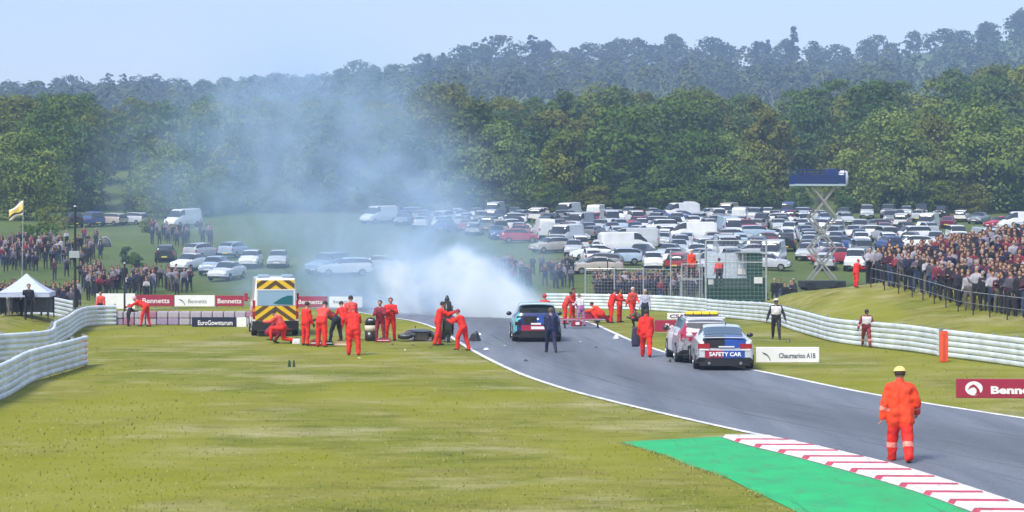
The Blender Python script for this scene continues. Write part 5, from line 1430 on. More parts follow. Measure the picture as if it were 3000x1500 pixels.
LBX = [172, 182, 190, 200, 210, 225, 240, 256, 272]; LBP = [1760, 1725, 1705, 1610, 1540, 1400, 1240, 1130, 1120]
NPK = 0
for d in (173, 179.5, 186, 192.5, 199, 205.5, 212, 219, 226, 233.5, 241, 249, 257, 265):
    x = X(interp(d, LBX, LBP), d); xe = X(3040, d)
    while x < xe:
        px = 1500 + x * F / d
        side = PC.random() < .18
        if px > 2420 and d > 232 and PC.random() < .7: x += 3; continue
        if px > 2720 and d > 215 and PC.random() < .6: x += 3; continue
        if px > 2560 and d < 196: x += 3; continue                   # hidden by the crowd
        kind, col = PC.choice(KW), PC.choice(COLW)
        yy = d + PC.uniform(-.7, .7)
        if not any((x - a) ** 2 + (yy - b_) ** 2 < r_ * r_ for a, b_, r_ in taken):
            hd = PC.choice((90, 270)) + PC.uniform(-14, 14) if side else PC.choice((180, 180, 0)) + PC.uniform(-24, 10)
            parked(kind, col, x, yy, R(hd), '%s %s in the %s' % (col, kind, zone(px, d)), 'vehicles parked in the packed car park', 'parked_van' if kind == 'van' else 'parked_car', 'van' if kind == 'van' else 'car'); NPK += 1
        x += (4.7 if side else 2.42) * PC.uniform(.95, 1.12)
# foreground marshal walking away along the track
person(2637, 1354, dict(lean=4, head=8, arml=(-12, 20, 14, 8), armr=(0, 26, 42, 22), legl=(14, 4, 5), legr=(-12, 4, 14), curl=.9), dict(top=M_ORG, bottom=M_RED, hand=M_SKIN), 'marshal in a loose orange jacket and yellow cap walking away on the track', rz=-6, h=1.83, hat='cap', bulk=1.24, voxel=.018, baggy=.016, coat=True, tape=True)
# marshal walking up the right edge with a jacket over the arm, spectator in a checked shirt beyond
person(1893, 1047, dict(WALK, lean=2, arml=(-6, 14, 30, 6)), red, 'marshal in red overalls walking on the right edge of the track with a dark jacket', rz=-4, h=1.76, hat=M_HAIR, bulk=1.12, voxel=.024, baggy=.012, coat=True)
person(1890, 950, STAND, dict(top=M_PLAID, bottom=M_JEAN), 'person in a blue and white checked shirt standing behind the walking marshal', rz=170, h=1.72, d=99, hat=mat('hair_grey', (.42, .42, .46), .8))
# men by the ambulance
person(788, 1006, CROUCH, mar, 'crouching person in maroon overalls behind the ambulance, back rounded', rz=-60, h=1.72, bulk=1.15, hat=M_HAIR)
person(828, 1008, KNEEL, pnk, 'kneeling marshal in faded red at the right rear corner of the ambulance', rz=75, h=1.78, bulk=1.12, hat=M_HAIR)
person(896, 1013, dict(STAND, head=14), red, 'marshal in red overalls, first of those standing right of the ambulance', rz=-40, h=1.74, bulk=1.08, hat=M_HAIR)
person(942, 1017, WORK, pnk, 'marshal in red leaning forward, second from the ambulance', rz=-20, h=1.86, bulk=1.14, hat=M_HAIR, baggy=.012)
person(986, 1011, BEND, dict(top=M_BLKC, bottom=M_BLKC), 'medic in black bending down among the marshals on the grass', rz=55, h=1.85, hat=M_HAIR)
person(1028, 985, dict(STAND, head=20), pnk, 'tall marshal in faded red standing behind the bending medic', rz=10, h=1.86, d=84, bulk=1.12, hat=M_HAIR)
person(1036, 1041, dict(WORK, lean=16), red, 'marshal in bright red with back turned, nearest of the group on the grass', rz=6, h=1.80, bulk=1.22, voxel=.024, baggy=.016, coat=True, hat=mat('cap_red', (.6, .03, .03), .7))
person(1009, 990, WORK, red, 'marshal in red half hidden behind the nearest marshal of the group', rz=30, h=1.72, d=83, hat=M_HAIR)
person(1114, 1001, FOLD, mar, 'slim person in a maroon suit holding the hands together in front', rz=168, h=1.70, hat=M_HAIR)
person(1144, 998, FOLD, red, 'marshal in red facing the camera, right of the maroon suited person', rz=190, h=1.78, bulk=1.14, hat=mat('cap_dark', (.10, .015, .02), .7))
# two men lifting the wreck at the track edge
person(1284, 1012, CARRY, red, 'marshal in red holding the upended motorcycle from the left', rz=-75, h=1.76, bulk=1.12, baggy=.012, hat=M_HAIR)
person(1357, 1028, dict(CARRY, lean=22, legl=(26, 6, 30)), red, 'marshal in red pulling at the upended motorcycle from the right', rz=62, h=1.62, bulk=1.12, baggy=.012, hat=mat('cap_red2', (.30, .02, .04), .7))
# left side
person(428, 957, BEND, red, 'marshal in dark red bending over at the pink and white wall', rz=75, h=1.78, d=96.4, hat=mat('helmet_pale', (.55, .30, .32), .5))
person(376, 957, WORK, dict(top=M_BLKC, bottom=M_BLKC), 'person in black stooping beside the bending red marshal', rz=-50, h=1.1, d=97, hat=M_HAIR)
person(298, 915, dict(STAND, lean=12), dict(top=M_PNK, bottom=M_BLKC), 'marshal in a pinkish red top behind the left barrier', rz=160, h=1.55, d=104, hat=M_HAIR, bulk=1.15)
person(62, 950, STAND, dict(top=M_WHT, bottom=M_BLKC), 'person in a white shirt and black trousers standing under the gazebo', rz=120, h=1.62, d=97, hat=M_HAIR)
person(84, 950, dict(STAND, armr=(60, 20, 60, 10)), dict(top=M_BLKC, bottom=M_BLKC), 'person in black at the front pole of the gazebo', rz=200, h=1.68, d=95, hat=M_HAIR)
person(130, 950, WORK, dict(top=mat('grey_shirt', (.16, .17, .22), .8), bottom=M_BLKC), 'person in grey leaning on the table right of the gazebo', rz=60, h=1.62, d=99, hat=M_HAIR)
# behind and beside the dark hatchback
person(1614, 1034, dict(WALK, arml=(0, 10, 40, 30), armr=(4, 10, 20, 4)), dict(top=M_BLUC, bottom=M_BLUC), 'person in navy blue overalls standing behind the dark hatchback', rz=8, h=1.72, hat=mat('hair_dark_blond', (.10, .07, .05), .7), bulk=1.06, voxel=.024)
person(1596, 905, STAND, red, 'marshal in red seen over the roof of the dark hatchback', rz=10, h=1.72, d=91, hat=mat('cap_red3', (.45, .03, .03), .7))
person(1655, 945, WORK, pnk, 'leftmost marshal in faded red at the stretcher beyond the hatchback', rz=-80, h=1.68, d=99, hat=M_HAIR, bulk=1.1)
person(1676, 940, dict(STAND, head=20), red, 'marshal in red behind the stretcher, left of the rider in white', rz=-120, h=1.75, d=102, hat=M_HAIR)
person(1702, 950, dict(WORK, lean=12), dict(top=M_WHT, bottom=mat('leather_mauve', (.42, .16, .38), .5, var=.3)), 'rider in white and mauve leathers at the right end of the stretcher', rz=30, h=1.58, d=97, hat=mat('hair_fair', (.22, .15, .09), .7))
person(1762, 938, CROUCH, org, 'crouching marshal in orange beside the red barrow', rz=80, h=1.75, d=101, hat=M_HAIR, bulk=1.25)
person(1790, 938, dict(WORK, lean=18), red, 'marshal in red standing over the crouching one', rz=-70, h=1.74, d=101, hat=M_HAIR, bulk=1.15)
person(1815, 937, dict(STAND, arml=(20, 20, 60, 10)), org, 'marshal in orange red right of the crouching one', rz=-110, h=1.70, d=102, hat=M_HAIR, bulk=1.1)
person(1852, 930, WALK2, pnk, 'marshal in pale red walking left in front of the grey barrier', rz=-150, h=1.80, d=105, hat=mat('hair_white', (.55, .48, .48), .8), bulk=1.1)
person(1872, 950, CROUCH, dict(top=mat('brown_jacket', (.12, .09, .07), .8, var=.4), bottom=M_JEAN), 'crouching person in a brown jacket at the left shoulder of the walking marshal', rz=150, h=1.5, d=96, hat=M_HAIR)
# riders on the grass at the right
person(2274, 999, RIDER, dict(top=M_LEATH, bottom=M_LEATH, vest=M_WHT, head=M_LEATH), 'rider in dark leathers with a white chest walking on the grass by the barrier', rz=172, h=1.76, d=84.5, hat=mat('helmet_white', (.66, .62, .62), .4), vest=1, bulk=1.05, voxel=.024)
person(2538, 1017, dict(RIDER, lean=14), dict(top=M_LEATHR, bottom=M_LEATHR, vest=M_WHT, head=M_LEATH), 'rider in dark red and white leathers by the barrier under the mound', rz=176, h=1.52, d=79.0, hat=M_HAIR, vest=1, bulk=1.1, voxel=.024, tape=True)
# marshals above the barrier
person(2025, 860, STAND, dict(top=M_ORG, bottom=M_BLKC), 'marshal in an orange jacket on the raised steel platform', rz=-165, h=1.72, d=122, z=2.05 + H(X(2025, 122), 122), hat=mat('helmet_pink', (.70, .42, .42), .6), bulk=1.15, coat=True)
person(2107, 860, STAND, dict(top=M_PNK, bottom=M_JEAN), 'marshal in a red jacket inside the green hut', rz=10, h=1.72, d=119.9, z=1.28, hat=mat('cap_maroon', (.10, .015, .03), .7), bulk=1.12)
person(2508, 832, dict(WORK, lean=10), red, 'marshal in red on top of the grass mound at the end of the crowd', rz=-60, h=1.55, d=108.5, hat=mat('cap_red4', (.4, .05, .05), .7), bulk=1.2)

# ------------------------------------------------------------------ spectators
TOPS = [(.008, .008, .018), (.012, .012, .022), (.06, .008, .022), (.012, .014, .05), (.20, .19, .25), (.20, .015, .035), (.010, .010, .014), (.07, .065, .09), (.03, .016, .055), (.34, .33, .38), (.016, .010, .018), (.10, .015, .045)]
BOTS = [(.012, .014, .03), (.02, .02, .03), (.03, .05, .12), (.12, .11, .10), (.015, .015, .02)]
M_CT = mat('spectator_top', (.1, .1, .1), .8, rnd=TOPS, var=.25, scale=5); M_CB = mat('spectator_bottom2', (.1, .1, .1), .8, rnd=BOTS)
M_CH = mat('spectator_hair2', (.1, .1, .1), .8, rnd=[(.012, .010, .010), (.02, .014, .012), (.05, .03, .02), (.14, .10, .06), (.30, .28, .28)])
CP = []
for i, ps in enumerate([STAND, FOLD, dict(STAND, arml=(40, 12, 95, 10), armr=(36, 14, 100, 10)), dict(STAND, lean=8, head=-8), dict(FOLD, side=5), dict(STAND, armr=(20, 20, 70, 30), head=6), dict(lean=10, head=0, arml=(30, 10, 60, 20), armr=(30, 10, 60, 20), legl=(80, 8, 88), legr=(78, 8, 86))]):
    me, J = person_mesh('spectator', ps, dict(top=M_CT, bottom=M_CB, hand=M_SKIN), 1.0 + .06 * (i % 3), .05, i, hands=False)
    hm = hair_mesh(J, M_CH); 
    me.materials.append(M_CH); k = len(me.materials) - 1
    bm = bmesh.new(); bm.from_mesh(me); n0 = len(bm.faces); bm.from_mesh(hm); bm.faces.ensure_lookup_table()
    for f_ in bm.faces[n0:]: f_.material_index = k; f_.smooth = True
    bm.to_mesh(me); bm.free(); CP.append(me)
rc = random.Random(77); NSP = 0
def spectator(x, y, label, group, face=None, z=None):
    global NSP
    o = link('spectator', CP[rc.randrange(6)]); NSP += 1
    s = rc.uniform(.93, 1.07) * (1.1 if x > 17 and y < 120 else 1); o.scale = (s, s, s)
    o.location = (x, y, (H(x, y) if z is None else z)); o.rotation_euler = (0, 0, (math.pi if face is None else face) + rc.uniform(-.7, .7))
    return tag(o, label, 'spectator', group)
def scatter(n, area, label, group, gap=.5, face=None, tries=60):
    pts = []
    for _ in range(n):
        for _t in range(tries):
            x, y = area()
            if all((x - a) ** 2 + (y - b_) ** 2 > gap * gap for a, b_ in pts): pts.append((x, y)); break
    for x, y in pts: spectator(x, y, label, group, face)
    return pts
# right bank: front rank along the fence, then ranks behind
def crest(y): return interp(y, CRY, CRX)
front = []
yy = 82.0
while yy < 107.5:
    x = crest(yy) + .75 + rc.uniform(-.1, .25); spectator(x, yy, 'spectator in the front rank on the right bank, %s' % ('far end' if yy > 95 else 'near end'), 'front rank of the right crowd', R(150) if yy > 100 else R(125)); front.append((x, yy)); yy += rc.uniform(.55, .8)
def area_r():
    while True:
        y = rc.uniform(83, 117); x = crest(y) + rc.uniform(1.4, 9.5); px = 1500 + x * F / y
        if rc.random() < .35 and px < 2720: continue
        if 2545 < px < 3030 and not (px < 2700 and x - crest(y) > 4): return x, y
scatter(138, area_r, 'spectator packed in the dense crowd on the right bank, behind the front rank', 'dense right crowd', .55)
# left crowd below the hillside
def area_box(p0, p1, d0, d1):
    def f_():
        d = rc.uniform(d0, d1); return X(rc.uniform(p0, p1), d), d
    return f_
scatter(30, area_box(235, 520, 143, 156), 'spectator in the row behind the crimson and white boards on the left', 'crowd behind the left boards', .55)
scatter(16, area_box(-10, 235, 112, 128), 'spectator standing between the gazebo and the tall dark pole', 'crowd around the gazebo', .6)
scatter(22, area_box(-10, 130, 168, 200), 'spectator on the lower hillside at the left edge, above the gazebo', 'hillside crowd at the left edge', .7)
scatter(14, area_box(140, 290, 172, 216), 'spectator on the hillside around the tall dark pole', 'hillside crowd around the pole', .7)
scatter(6, area_box(430, 620, 205, 228), 'spectator in the small group high on the left field', 'group high on the left field', .7)
# middle crowd
scatter(44, area_box(1725, 2060, 141, 152), 'spectator behind the catch fence left of the marshal hut', 'crowd behind the catch fence', .55)
scatter(10, area_box(1430, 1650, 150, 170), 'smoke veiled spectator on the slope above the dark hatchback', 'smoky crowd in the middle', .6)
scatter(6, area_box(2250, 2330, 128, 140), 'spectator between the marshal hut and the scissor lift', 'people by the scissor lift', .6)
# crowds too deep to tell apart: one joined mass
cm_tops = [mat('mass_top%d' % i, c, .8, var=.2) for i, c in enumerate([(.008, .008, .018), (.015, .015, .025), (.05, .010, .022), (.014, .016, .05), (.20, .19, .24), (.09, .085, .11)])]
def crowd_mass(areas, name='crowd'):
    sk = len(cm_tops); mats_ = cm_tops + [M_JEAN, M_SKIN, M_HAIR]
    vs, fs, ms = [], [], []; base = []
    for me in CP[:4]:
        co = [v.co.copy() for v in me.vertices]; base.append((co, [tuple(p.vertices) for p in me.polygons], [p.material_index for p in me.polygons]))
    for n, ar in areas:
        for _ in range(n):
            x, y = ar(); co, pf, pm = base[rc.randrange(4)]; s = rc.uniform(.93, 1.08) * (1.1 if x > 17 and y < 120 else 1); a = math.pi + rc.uniform(-.8, .8); ca, sa = math.cos(a) * s, math.sin(a) * s; z = H(x, y); o = len(vs); tp = rc.randrange(sk)
            vs += [(x + v.x * ca - v.y * sa, y + v.x * sa + v.y * ca, z + v.z * s) for v in co]; fs += [tuple(i + o for i in f_) for f_ in pf]
            ms += [tp if m_ in (0, 6) else (sk if m_ in (1, 3) else (sk + 2 if m_ > 7 else sk + 1)) for m_ in pm]
    me = bpy.data.meshes.new(name); me.from_pydata(vs, [], fs)
    for m_ in mats_: me.materials.append(m_)
    me.polygons.foreach_set('material_index', ms); me.polygons.foreach_set('use_smooth', [True] * len(fs)); me.update()
    return tag(link(name, me), kind='stuff')
crowd_mass([(34, area_box(-10, 130, 170, 205)), (30, area_box(130, 300, 158, 205)), (34, area_box(-10, 235, 118, 135)), (40, area_box(235, 560, 145, 158)), (36, area_box(1730, 2060, 141, 153)), (26, area_box(1420, 1680, 152, 168)), (24, area_box(440, 620, 206, 226)), (46, area_r)])
# crowd fence
fe = empty('crowd_fence', (0, 0, 0), 0, 'low grey fence in front of the right crowd', 'fence')
prev = None; yy = 79.5
while yy < 108:
    x = crest(yy) + .25; z = H(x, yy)
    b = MB(); b.tube((x, yy, z - .15), (x, yy, z + 1.05), .028, n=6); b.build('fence_post', M_DARK, fe)
    if prev:
        b = MB(); b.tube((prev[0], prev[1], prev[2] + 1.0), (x, yy, z + 1.0), .02, n=5); b.build('fence_rail', M_POST, fe)
        b = MB(); b.tube((prev[0], prev[1], prev[2] + .5), (x, yy, z + .5), .012, n=5); b.build('fence_rail', M_POST, fe)
    prev = (x, yy, z); yy += 2.0
# ------------------------------------------------------------------ wrecked motorcycles, stretcher, debris
M_FAIR = mat('fairing_black', (.016, .016, .02), .35, var=.4, scale=8, coat=.3)
M_FAIRW = mat('fairing_white', (.66, .66, .68), .4, var=.3, scale=6)
M_ENG = mat('engine_metal', (.12, .11, .11), .45, metal=.6, var=.3)
def motorcycle(loc, rot, label, name='motorcycle', panels=(M_FAIR, M_FAIRW)):
    c = empty(name, loc, 0, label, 'motorcycle'); c.rotation_euler = rot
    for y, w_ in ((-.68, .19), (.70, .13)):
        t, rm = wheel_meshes(.31, w_); o = link('wheel', t, c); o.location = (0, y, .31); link('rim', rm, o)
    b = MB(); b.box((0, 0, .45), (.34, .5, .36)); b.box((0, .12, .62), (.3, .3, .16)); me = b.mesh('engine', M_ENG); bevel_mesh(me, .04, 2); link('engine', me, c)
    b = MB()
    for s in (-1, 1): b.tube((s * .12, -.68, .31), (s * .10, -.1, .45), .035, n=8); b.tube((s * .12, -.1, .5), (s * .09, .45, .82), .035, n=8)
    b.build('frame', M_ENG, c)
    for s in (-1, 1):
        b = MB(); b.tube((s * .095, .70, .31), (s * .095, .48, .88), .028, n=8); b.build('fork', M_RIM, c)
        b = MB(); b.tube((s * .05, .44, .90), (s * .33, .36, .88), .018, n=6); b.build('handlebar', M_TRIM, c)
    rings = [[(w_ * math.cos(a), y, z + h_ * math.sin(a)) for a in [2 * math.pi * i / 14 for i in range(14)]] for y, z, w_, h_ in ((-.2, .82, .10, .07), (-.05, .85, .16, .10), (.15, .88, .18, .12), (.35, .86, .13, .09))]
    b = MB(); b.loft(rings); b.build('fuel_tank', panels[0], c, True)
    rings = [[(w_ * math.cos(a), y, z + h_ * math.sin(a)) for a in [2 * math.pi * i / 12 for i in range(12)]] for y, z, w_, h_ in ((-1.0, 1.0, .05, .03), (-.85, .96, .10, .07), (-.5, .86, .13, .07), (-.2, .80, .12, .05))]
    b = MB(); b.loft(rings); b.build('seat', panels[0], c, True)
    rings = [[(w_ * math.cos(a), y, z + h_ * math.sin(a)) for a in [math.pi * i / 12 - .2 for i in range(13)]] for y, z, w_, h_ in ((.15, .62, .25, .30), (.45, .70, .24, .34), (.70, .78, .18, .26), (.86, .80, .05, .10))]
    b = MB(); b.loft(rings, closed=False, caps=False); o = b.build('nose_fairing', panels[1], c, True); md = o.modifiers.new('s', 'SOLIDIFY'); md.thickness = .012
    for s in (-1, 1):
        b = MB(); pts = [(.50, .85), (.10, .78), (-.28, .55), (-.38, .30), (-.1, .16), (.35, .22), (.55, .5)]; n = len(pts)
        vs = [(s * (.24 - .05 * abs(z - .5)), y, z) for y, z in pts]; vs += [(v[0] - s * .015, v[1], v[2]) for v in vs]
        b.add(vs, [tuple(range(n)), tuple(range(2 * n - 1, n - 1, -1))] + [(i, (i + 1) % n, n + (i + 1) % n, n + i) for i in range(n)]); b.build('side_fairing', panels[0], c)
    b = MB(); b.tube((.16, -.75, .5), (.14, -.15, .3), .055, .04, 10); b.build('exhaust', M_RIM, c)
    return c
p = G(1318, 1006); motorcycle((p.x - .05, p.y + .25, .62), (R(-72), R(0), R(8)), 'black and white motorcycle held upended, rear wheel in the air, by two marshals')
p = G(1222, 1003); motorcycle((p.x + .15, p.y + .35, .16), (R(0), R(82), R(84)), 'wrecked black and white motorcycle lying on its side on the grass')
p = G(1392, 999)
def shard(px, py, w_, h_, m, label, seed, d_=.25, name='debris_shard'):
    p = G(px, py); rg = random.Random(seed); b = MB(); n = 9
    top = [(math.cos(2 * math.pi * i / n) * w_ / 2 * rg.uniform(.7, 1.1), math.sin(2 * math.pi * i / n) * d_ / 2 * rg.uniform(.6, 1.1)) for i in range(n)]
    vs = [(x, y, .01 + rg.uniform(0, .02)) for x, y in top] + [(x * .55, y * .55, h_ * rg.uniform(.6, 1)) for x, y in top] + [(w_ * rg.uniform(-.1, .1), 0, h_ * 1.05)]
    fs = [(i, (i + 1) % n, n + (i + 1) % n, n + i) for i in range(n)] + [(n + i, n + (i + 1) % n, 2 * n) for i in range(n)] + [tuple(range(n - 1, -1, -1))]
    b.add(vs, fs); o = b.build(name, m); o.location = (p.x, p.y, .015); o.rotation_euler = (0, 0, rg.uniform(-.6, .6)); return tag(o, label, 'debris')
shard(1393, 1000, .62, .40, M_FAIR, 'dark grey broken fairing on the track beside the upended motorcycle', 1, .4)
shard(1402, 983, .34, .10, M_FAIRW, 'small white cap shard on top of the dark broken fairing', 7, .2)
shard(1424, 1027, .26, .09, M_FAIRW, 'small white shard on the track below the dark fairing', 2)
shard(1806, 994, .32, .17, M_FAIRW, 'white shard on the track near the right edge', 3)
shard(1746, 1021, .16, .07, M_FAIR, 'small black scrap in the middle of the track', 4, .15)
shard(1962, 1062, .16, .10, M_ENG, 'small grey scrap at the right white line', 5, .12)
shard(2310, 1003, .22, .10, M_FAIR, 'dark scrap on the grass at the feet of the dark leathers rider', 6)
shard(848, 1078, .14, .24, mat('tuft_dark', (.03, .06, .02), .8), 'left of two dark stubs standing on the open grass', 8, .1, 'grass_stub')
shard(861, 1078, .14, .24, mat('tuft_dark', (.03, .06, .02), .8), 'right of two dark stubs standing on the open grass', 9, .1, 'grass_stub')
shard(1262, 1022, .2, .05, M_FAIR, 'black scrap on the grass below the lying motorcycle', 10, .15)
shard(1187, 1028, .10, .05, M_FAIRW, 'tiny white scrap on the grass left of the white line', 11, .08)
rdb = random.Random(21)
for i, (px, py, m_, lab) in enumerate([(1150, 1012, M_FAIR, 'black splinter on the grass by the dark red bag'), (1052, 1052, M_FAIRW, 'white splinter on the grass below the nearest marshal of the group'), (1210, 1014, M_ENG, 'grey metal piece below the lying motorcycle'), (1440, 1000, M_FAIR, 'black splinter on the track right of the dark fairing'),
        (1478, 1015, M_FAIRW, 'white splinter on the track left of the hatchback'), (1700, 1004, M_FAIRW, 'white splinter on the track below the stretcher'), (1540, 1060, M_FAIR, 'black splinter on the track in front of the navy person'), (880, 1030, M_FAIR, 'black splinter on the grass below the first marshal')]):
    shard(px, py, rdb.uniform(.1, .2), rdb.uniform(.03, .08), m_, lab, 40 + i, rdb.uniform(.08, .16))
# stretcher by the right group
def stretcher():
    p = G(1700, 962); c = empty('stretcher', (p.x, p.y, .0), R(2), 'red stretcher on short legs at the top of the track', 'stretcher')
    rings = [[(x, w_ * math.cos(a), .42 + .05 * math.sin(a)) for a in [2 * math.pi * i / 10 for i in range(10)]] for x, w_ in ((-.95, .1), (-.9, .24), (0, .28), (.9, .26), (1.0, .1))]
    b = MB(); b.loft(rings); b.build('pad', mat('stretcher_red', (.28, .02, .04), .6, var=.3), c, True)
    for s in (-1, 1):
        b = MB(); b.tube((-1.15, s * .26, .40), (1.15, s * .26, .40), .025, n=8); b.build('side_pole', M_RIM, c)
    for x in (-.75, .78):
        for s in (-1, 1):
            b = MB(); b.tube((x, s * .24, .40), (x + .05, s * .27, .0), .025, n=6); b.build('leg', M_TRIM, c)
    b = MB(); b.box((-.18, -.30, .22), (.5, .12, .24)); me = b.mesh('pouch', M_MAR); bevel_mesh(me, .03); link('pouch', me, c)
    b = MB(); b.box((-.15, -.37, .24), (.18, .015, .12)); b.build('pouch_label', M_WHITE, c)
stretcher()
def barrow():
    p = G(1745, 946); c = empty('hand_barrow', (p.x, p.y + .5, H(p.x, p.y)), R(15), 'red wheeled barrow lying on the grass edge beside the crouching marshal', 'barrow')
    b = MB(); b.prism([(-.7, .12), (.75, .10), (.5, .38), (-.5, .62)], -.3, .3); me = b.mesh('tray', R_PAINT); bevel_mesh(me, .03); link('tray', me, c)
    for s in (-1, 1):
        b = MB(); b.tube((-.6, s * .25, .5), (-1.1, s * .25, .2), .025, n=6); b.build('handle', M_TRIM, c)
    b = MB(); b.tube((.72, -.06, .18), (.72, .06, .18), .18, n=16); b.build('wheel', M_TYRE, c)
barrow()
# kit on the grass by the medics
def bag(px, py, w_, h_, d_, m, label, rz=0.0, name='kit_bag', cat='bag'):
    p = G(px, py); c = empty(name, (p.x, p.y + d_ / 2, 0), rz, label, cat)
    b = MB(); b.box((0, 0, h_ / 2), (w_, d_, h_), taper=.86); me = b.mesh('body', m); bevel_mesh(me, min(w_, h_, d_) * .2, 3); link('body', me, c)
    b = MB(); pts = [Vector((math.cos(a) * w_ * .25, 0, h_ * .96 + math.sin(a) * h_ * .22)) for a in [math.pi * i / 8 for i in range(9)]]
    for a, q in zip(pts[:-1], pts[1:]): b.tube(a, q, .014, n=5)
    b.build('handle', M_TRIM, c)
    b = MB(); b.box((0, -d_ / 2 * .93, h_ * .5), (w_ * .8, .02, h_ * .14)); b.build('strap', M_WHITE, c)
bag(925, 1014, .50, .24, .3, M_MAR, 'dark red medical bag at the feet of the second marshal', .1)
bag(868, 1009, .34, .22, .25, M_WHT, 'white box between the ambulance and the first marshal', 0)
bag(1000, 1016, .62, .20, .3, mat('tan_canvas', (.36, .24, .10), .8, var=.2), 'tan kit bag under the bending medic', -.1)
bag(960, 1012, .40, .18, .3, M_BLKC, 'black kit bag under the second marshal', .2)
bag(1122, 1003, .60, .16, .35, M_MAR, 'flat dark red bag at the feet of the maroon suited person', .1)
def drum():
    p = G(1086, 999); c = empty('equipment_case', (p.x, p.y, 0), 0, 'black rounded case with a cream band standing among the marshals', 'case')
    def part(nm, zs, m):
        rings = [[(math.cos(a) * r_, math.sin(a) * r_ * .8, z) for a in [2 * math.pi * i / 20 for i in range(20)]] for z, r_ in zs]
        b = MB(); b.loft(rings); b.build(nm, m, c, True)
    part('lower_shell', ((0, .20), (.04, .235), (.40, .24)), M_FAIR); part('band', ((.402, .245), (.64, .24)), mat('cream', (.62, .56, .46), .6)); part('lid', ((.642, .24), (.82, .22), (.93, .16), (.97, .06)), M_FAIR)
    b = MB(); b.tube((-.08, -.15, .86), (.10, -.15, .86), .02, n=6); b.build('handle', M_RIM, c)
drum()
# jacket carried by the marshal on the right edge
p = G(1858, 1040); b = MB(); rings = []
for t_ in [i / 8 for i in range(9)]:
    z = 1.02 - t_ * .72; w_ = .10 + .06 * math.sin(t_ * 3.1) + .02 * t_
    rings.append([(math.cos(a) * w_ * (1 + .15 * math.sin(3 * a + t_ * 4)), math.sin(a) * .07, z) for a in [2 * math.pi * i / 14 for i in range(14)]])
b.loft(rings); o = b.build('carried_jacket', mat('jacket_dark', (.03, .03, .06), .7, var=.5, scale=8), None, True); o.location = (p.x + .06, p.y, 0); tag(o, 'dark jacket hanging from the left arm of the marshal on the right edge', 'jacket')

# ------------------------------------------------------------------ bushes on the left hillside and grass blades
def bush(px, d, w_, h_, label, m=None):
    rg = random.Random(int(px * 7 + d)); x = X(px, d)
    o = empty('bush', (x, d, H(x, d) - .1), 0, label, 'bush')
    me, cl = crown_mesh('foliage', rg, w_, h_, 16, 40, .16, m or M_LEAF, base=.05); link('foliage', me, o)
    b = MB()
    for c, r in cl[:5]: b.tube((0, 0, -.1), c, .05, .02, 5)
    b.build('stem', M_BARK, o, fix=False)
for i, (px, d, w_, h_, lab) in enumerate([(75, 216, 3.2, 1.6, 'dark bush, left of two on the hillside under the flag'), (135, 214, 3.6, 1.7, 'dark bush, right of two on the hillside under the flag'), (372, 180, 1.6, 1.5, 'small dark bush left of the black estate car'),
        (400, 176, 1.4, 1.3, 'second small dark bush left of the black estate car'), (430, 232, 2.2, 1.8, 'dark bush on the field below the silver estate car'), (165, 238, 5.0, 3.2, 'broad dark bush left of the black offroader'),
        (2232, 121, 1.2, 1.1, 'dark bush at the right corner of the marshal hut'), (1180, 176, 1.6, .7, 'low smoke veiled bush on the middle slope')]):
    bush(px, d, w_, h_, lab)
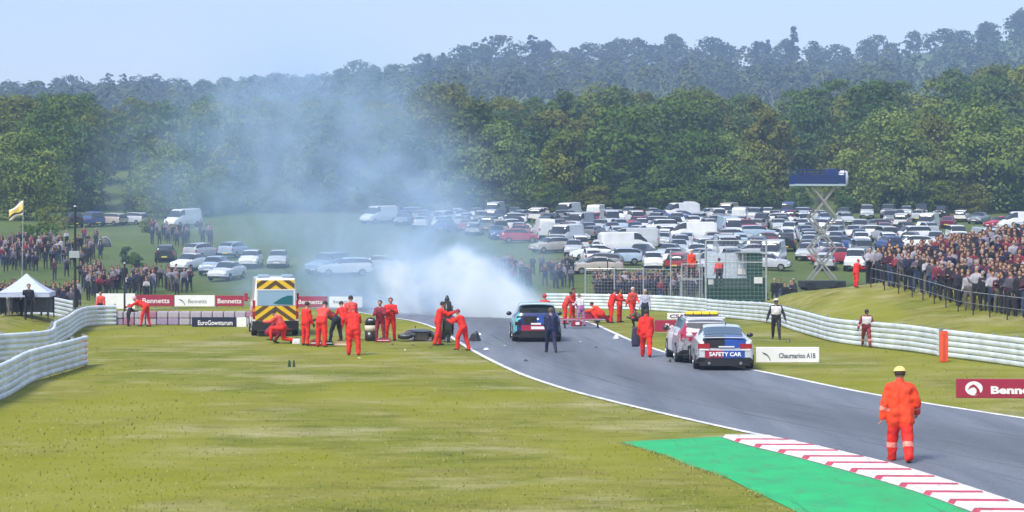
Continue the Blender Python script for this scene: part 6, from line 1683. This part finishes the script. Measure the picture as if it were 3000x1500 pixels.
def blades():
    rg = random.Random(3); b = MB(); n = 16000
    lx = [p.y for p in Lc]; lv = [p.x for p in Lc]; ry_ = [p.y for p in Rc]; rv = [p.x for p in Rc]
    gy = sorted([(p.y, p.x) for p in gr])
    for _ in range(n):
        d = 1 / rg.uniform(1 / 96, 1 / 30.5); x = d * rg.uniform(-.27, .27)
        L_, R__ = interp(d, lx, lv), interp(d, ry_, rv)
        if L_ - .12 < x < R__ + .1: continue
        if d < 44.6 and x > interp(d, [a for a, _ in gy], [v for _, v in gy]) - .04 and x < R__: continue
        z = H(x, d); h = rg.uniform(.02, .055) * (1.25 if noise.noise(Vector((x * .3, d * .3, 2))) > .15 else .8); w_ = rg.uniform(.006, .013) * (1 + d / 70)
        a = rg.uniform(0, 3.14); dx, dy = math.cos(a) * w_, math.sin(a) * w_
        tx, ty = rg.uniform(-.04, .04), rg.uniform(-.04, .04)
        b.add([(x - dx, d - dy, z - .01), (x + dx, d + dy, z - .01), (x + tx, d + ty, z + h)], [(0, 1, 2)], rg.randrange(3))
    # ragged verge: longer tufts leaning over the edges of the asphalt and the painted run-off
    edges = [([p for p in Lc if p.y > 44.8], -1), (Rc, 1), (gr, -1)]
    for ln, sg in edges:
        rs = resample([p for p in ln if 30 < p.y < 99], 900)
        for p in rs:
            for _ in range(2):
                x = p.x + sg * rg.uniform(-.07, .16) ** 1.0; y = p.y + rg.uniform(-.05, .05)
                if noise.noise(Vector((x * .9, y * .5, 7))) < -.12: continue
                h = rg.uniform(.012, .04); w_ = rg.uniform(.006, .012) * (1 + y / 70); a = rg.uniform(0, 3.14); dx, dy = math.cos(a) * w_, math.sin(a) * w_
                b.add([(x - dx, y - dy, -.01), (x + dx, y + dy, -.01), (x - sg * rg.uniform(-.02, .07), y + rg.uniform(-.05, .05), h)], [(0, 1, 2)], rg.randrange(3))
    o = b.build('grass', [mat('blade_a', (.20, .225, .04), .8), mat('blade_b', (.23, .245, .05), .8), mat('blade_c', (.31, .30, .12), .8)], None, fix=False)
    tag(o, kind='stuff')
blades()

# ------------------------------------------------------------------ tell look-alikes apart by their order from the left
ORD = ['first', 'second', 'third', 'fourth', 'fifth', 'sixth', 'seventh', 'eighth', 'ninth', 'tenth', 'eleventh', 'twelfth', 'thirteenth', 'fourteenth', 'fifteenth', 'sixteenth', 'seventeenth', 'eighteenth', 'nineteenth', 'twentieth']
seen = {}
for o in scn.objects:
    if o.parent is None and o.get('label'): seen.setdefault(o['label'], []).append(o)
for lab, obs in seen.items():
    if 1 < len(obs) <= 20 and len(lab.split()) <= 12:
        obs.sort(key=lambda o: o.location.x / max(1, o.location.y))
        for i, o in enumerate(obs): o['label'] = '%s, %s from the left' % (lab, ORD[i])
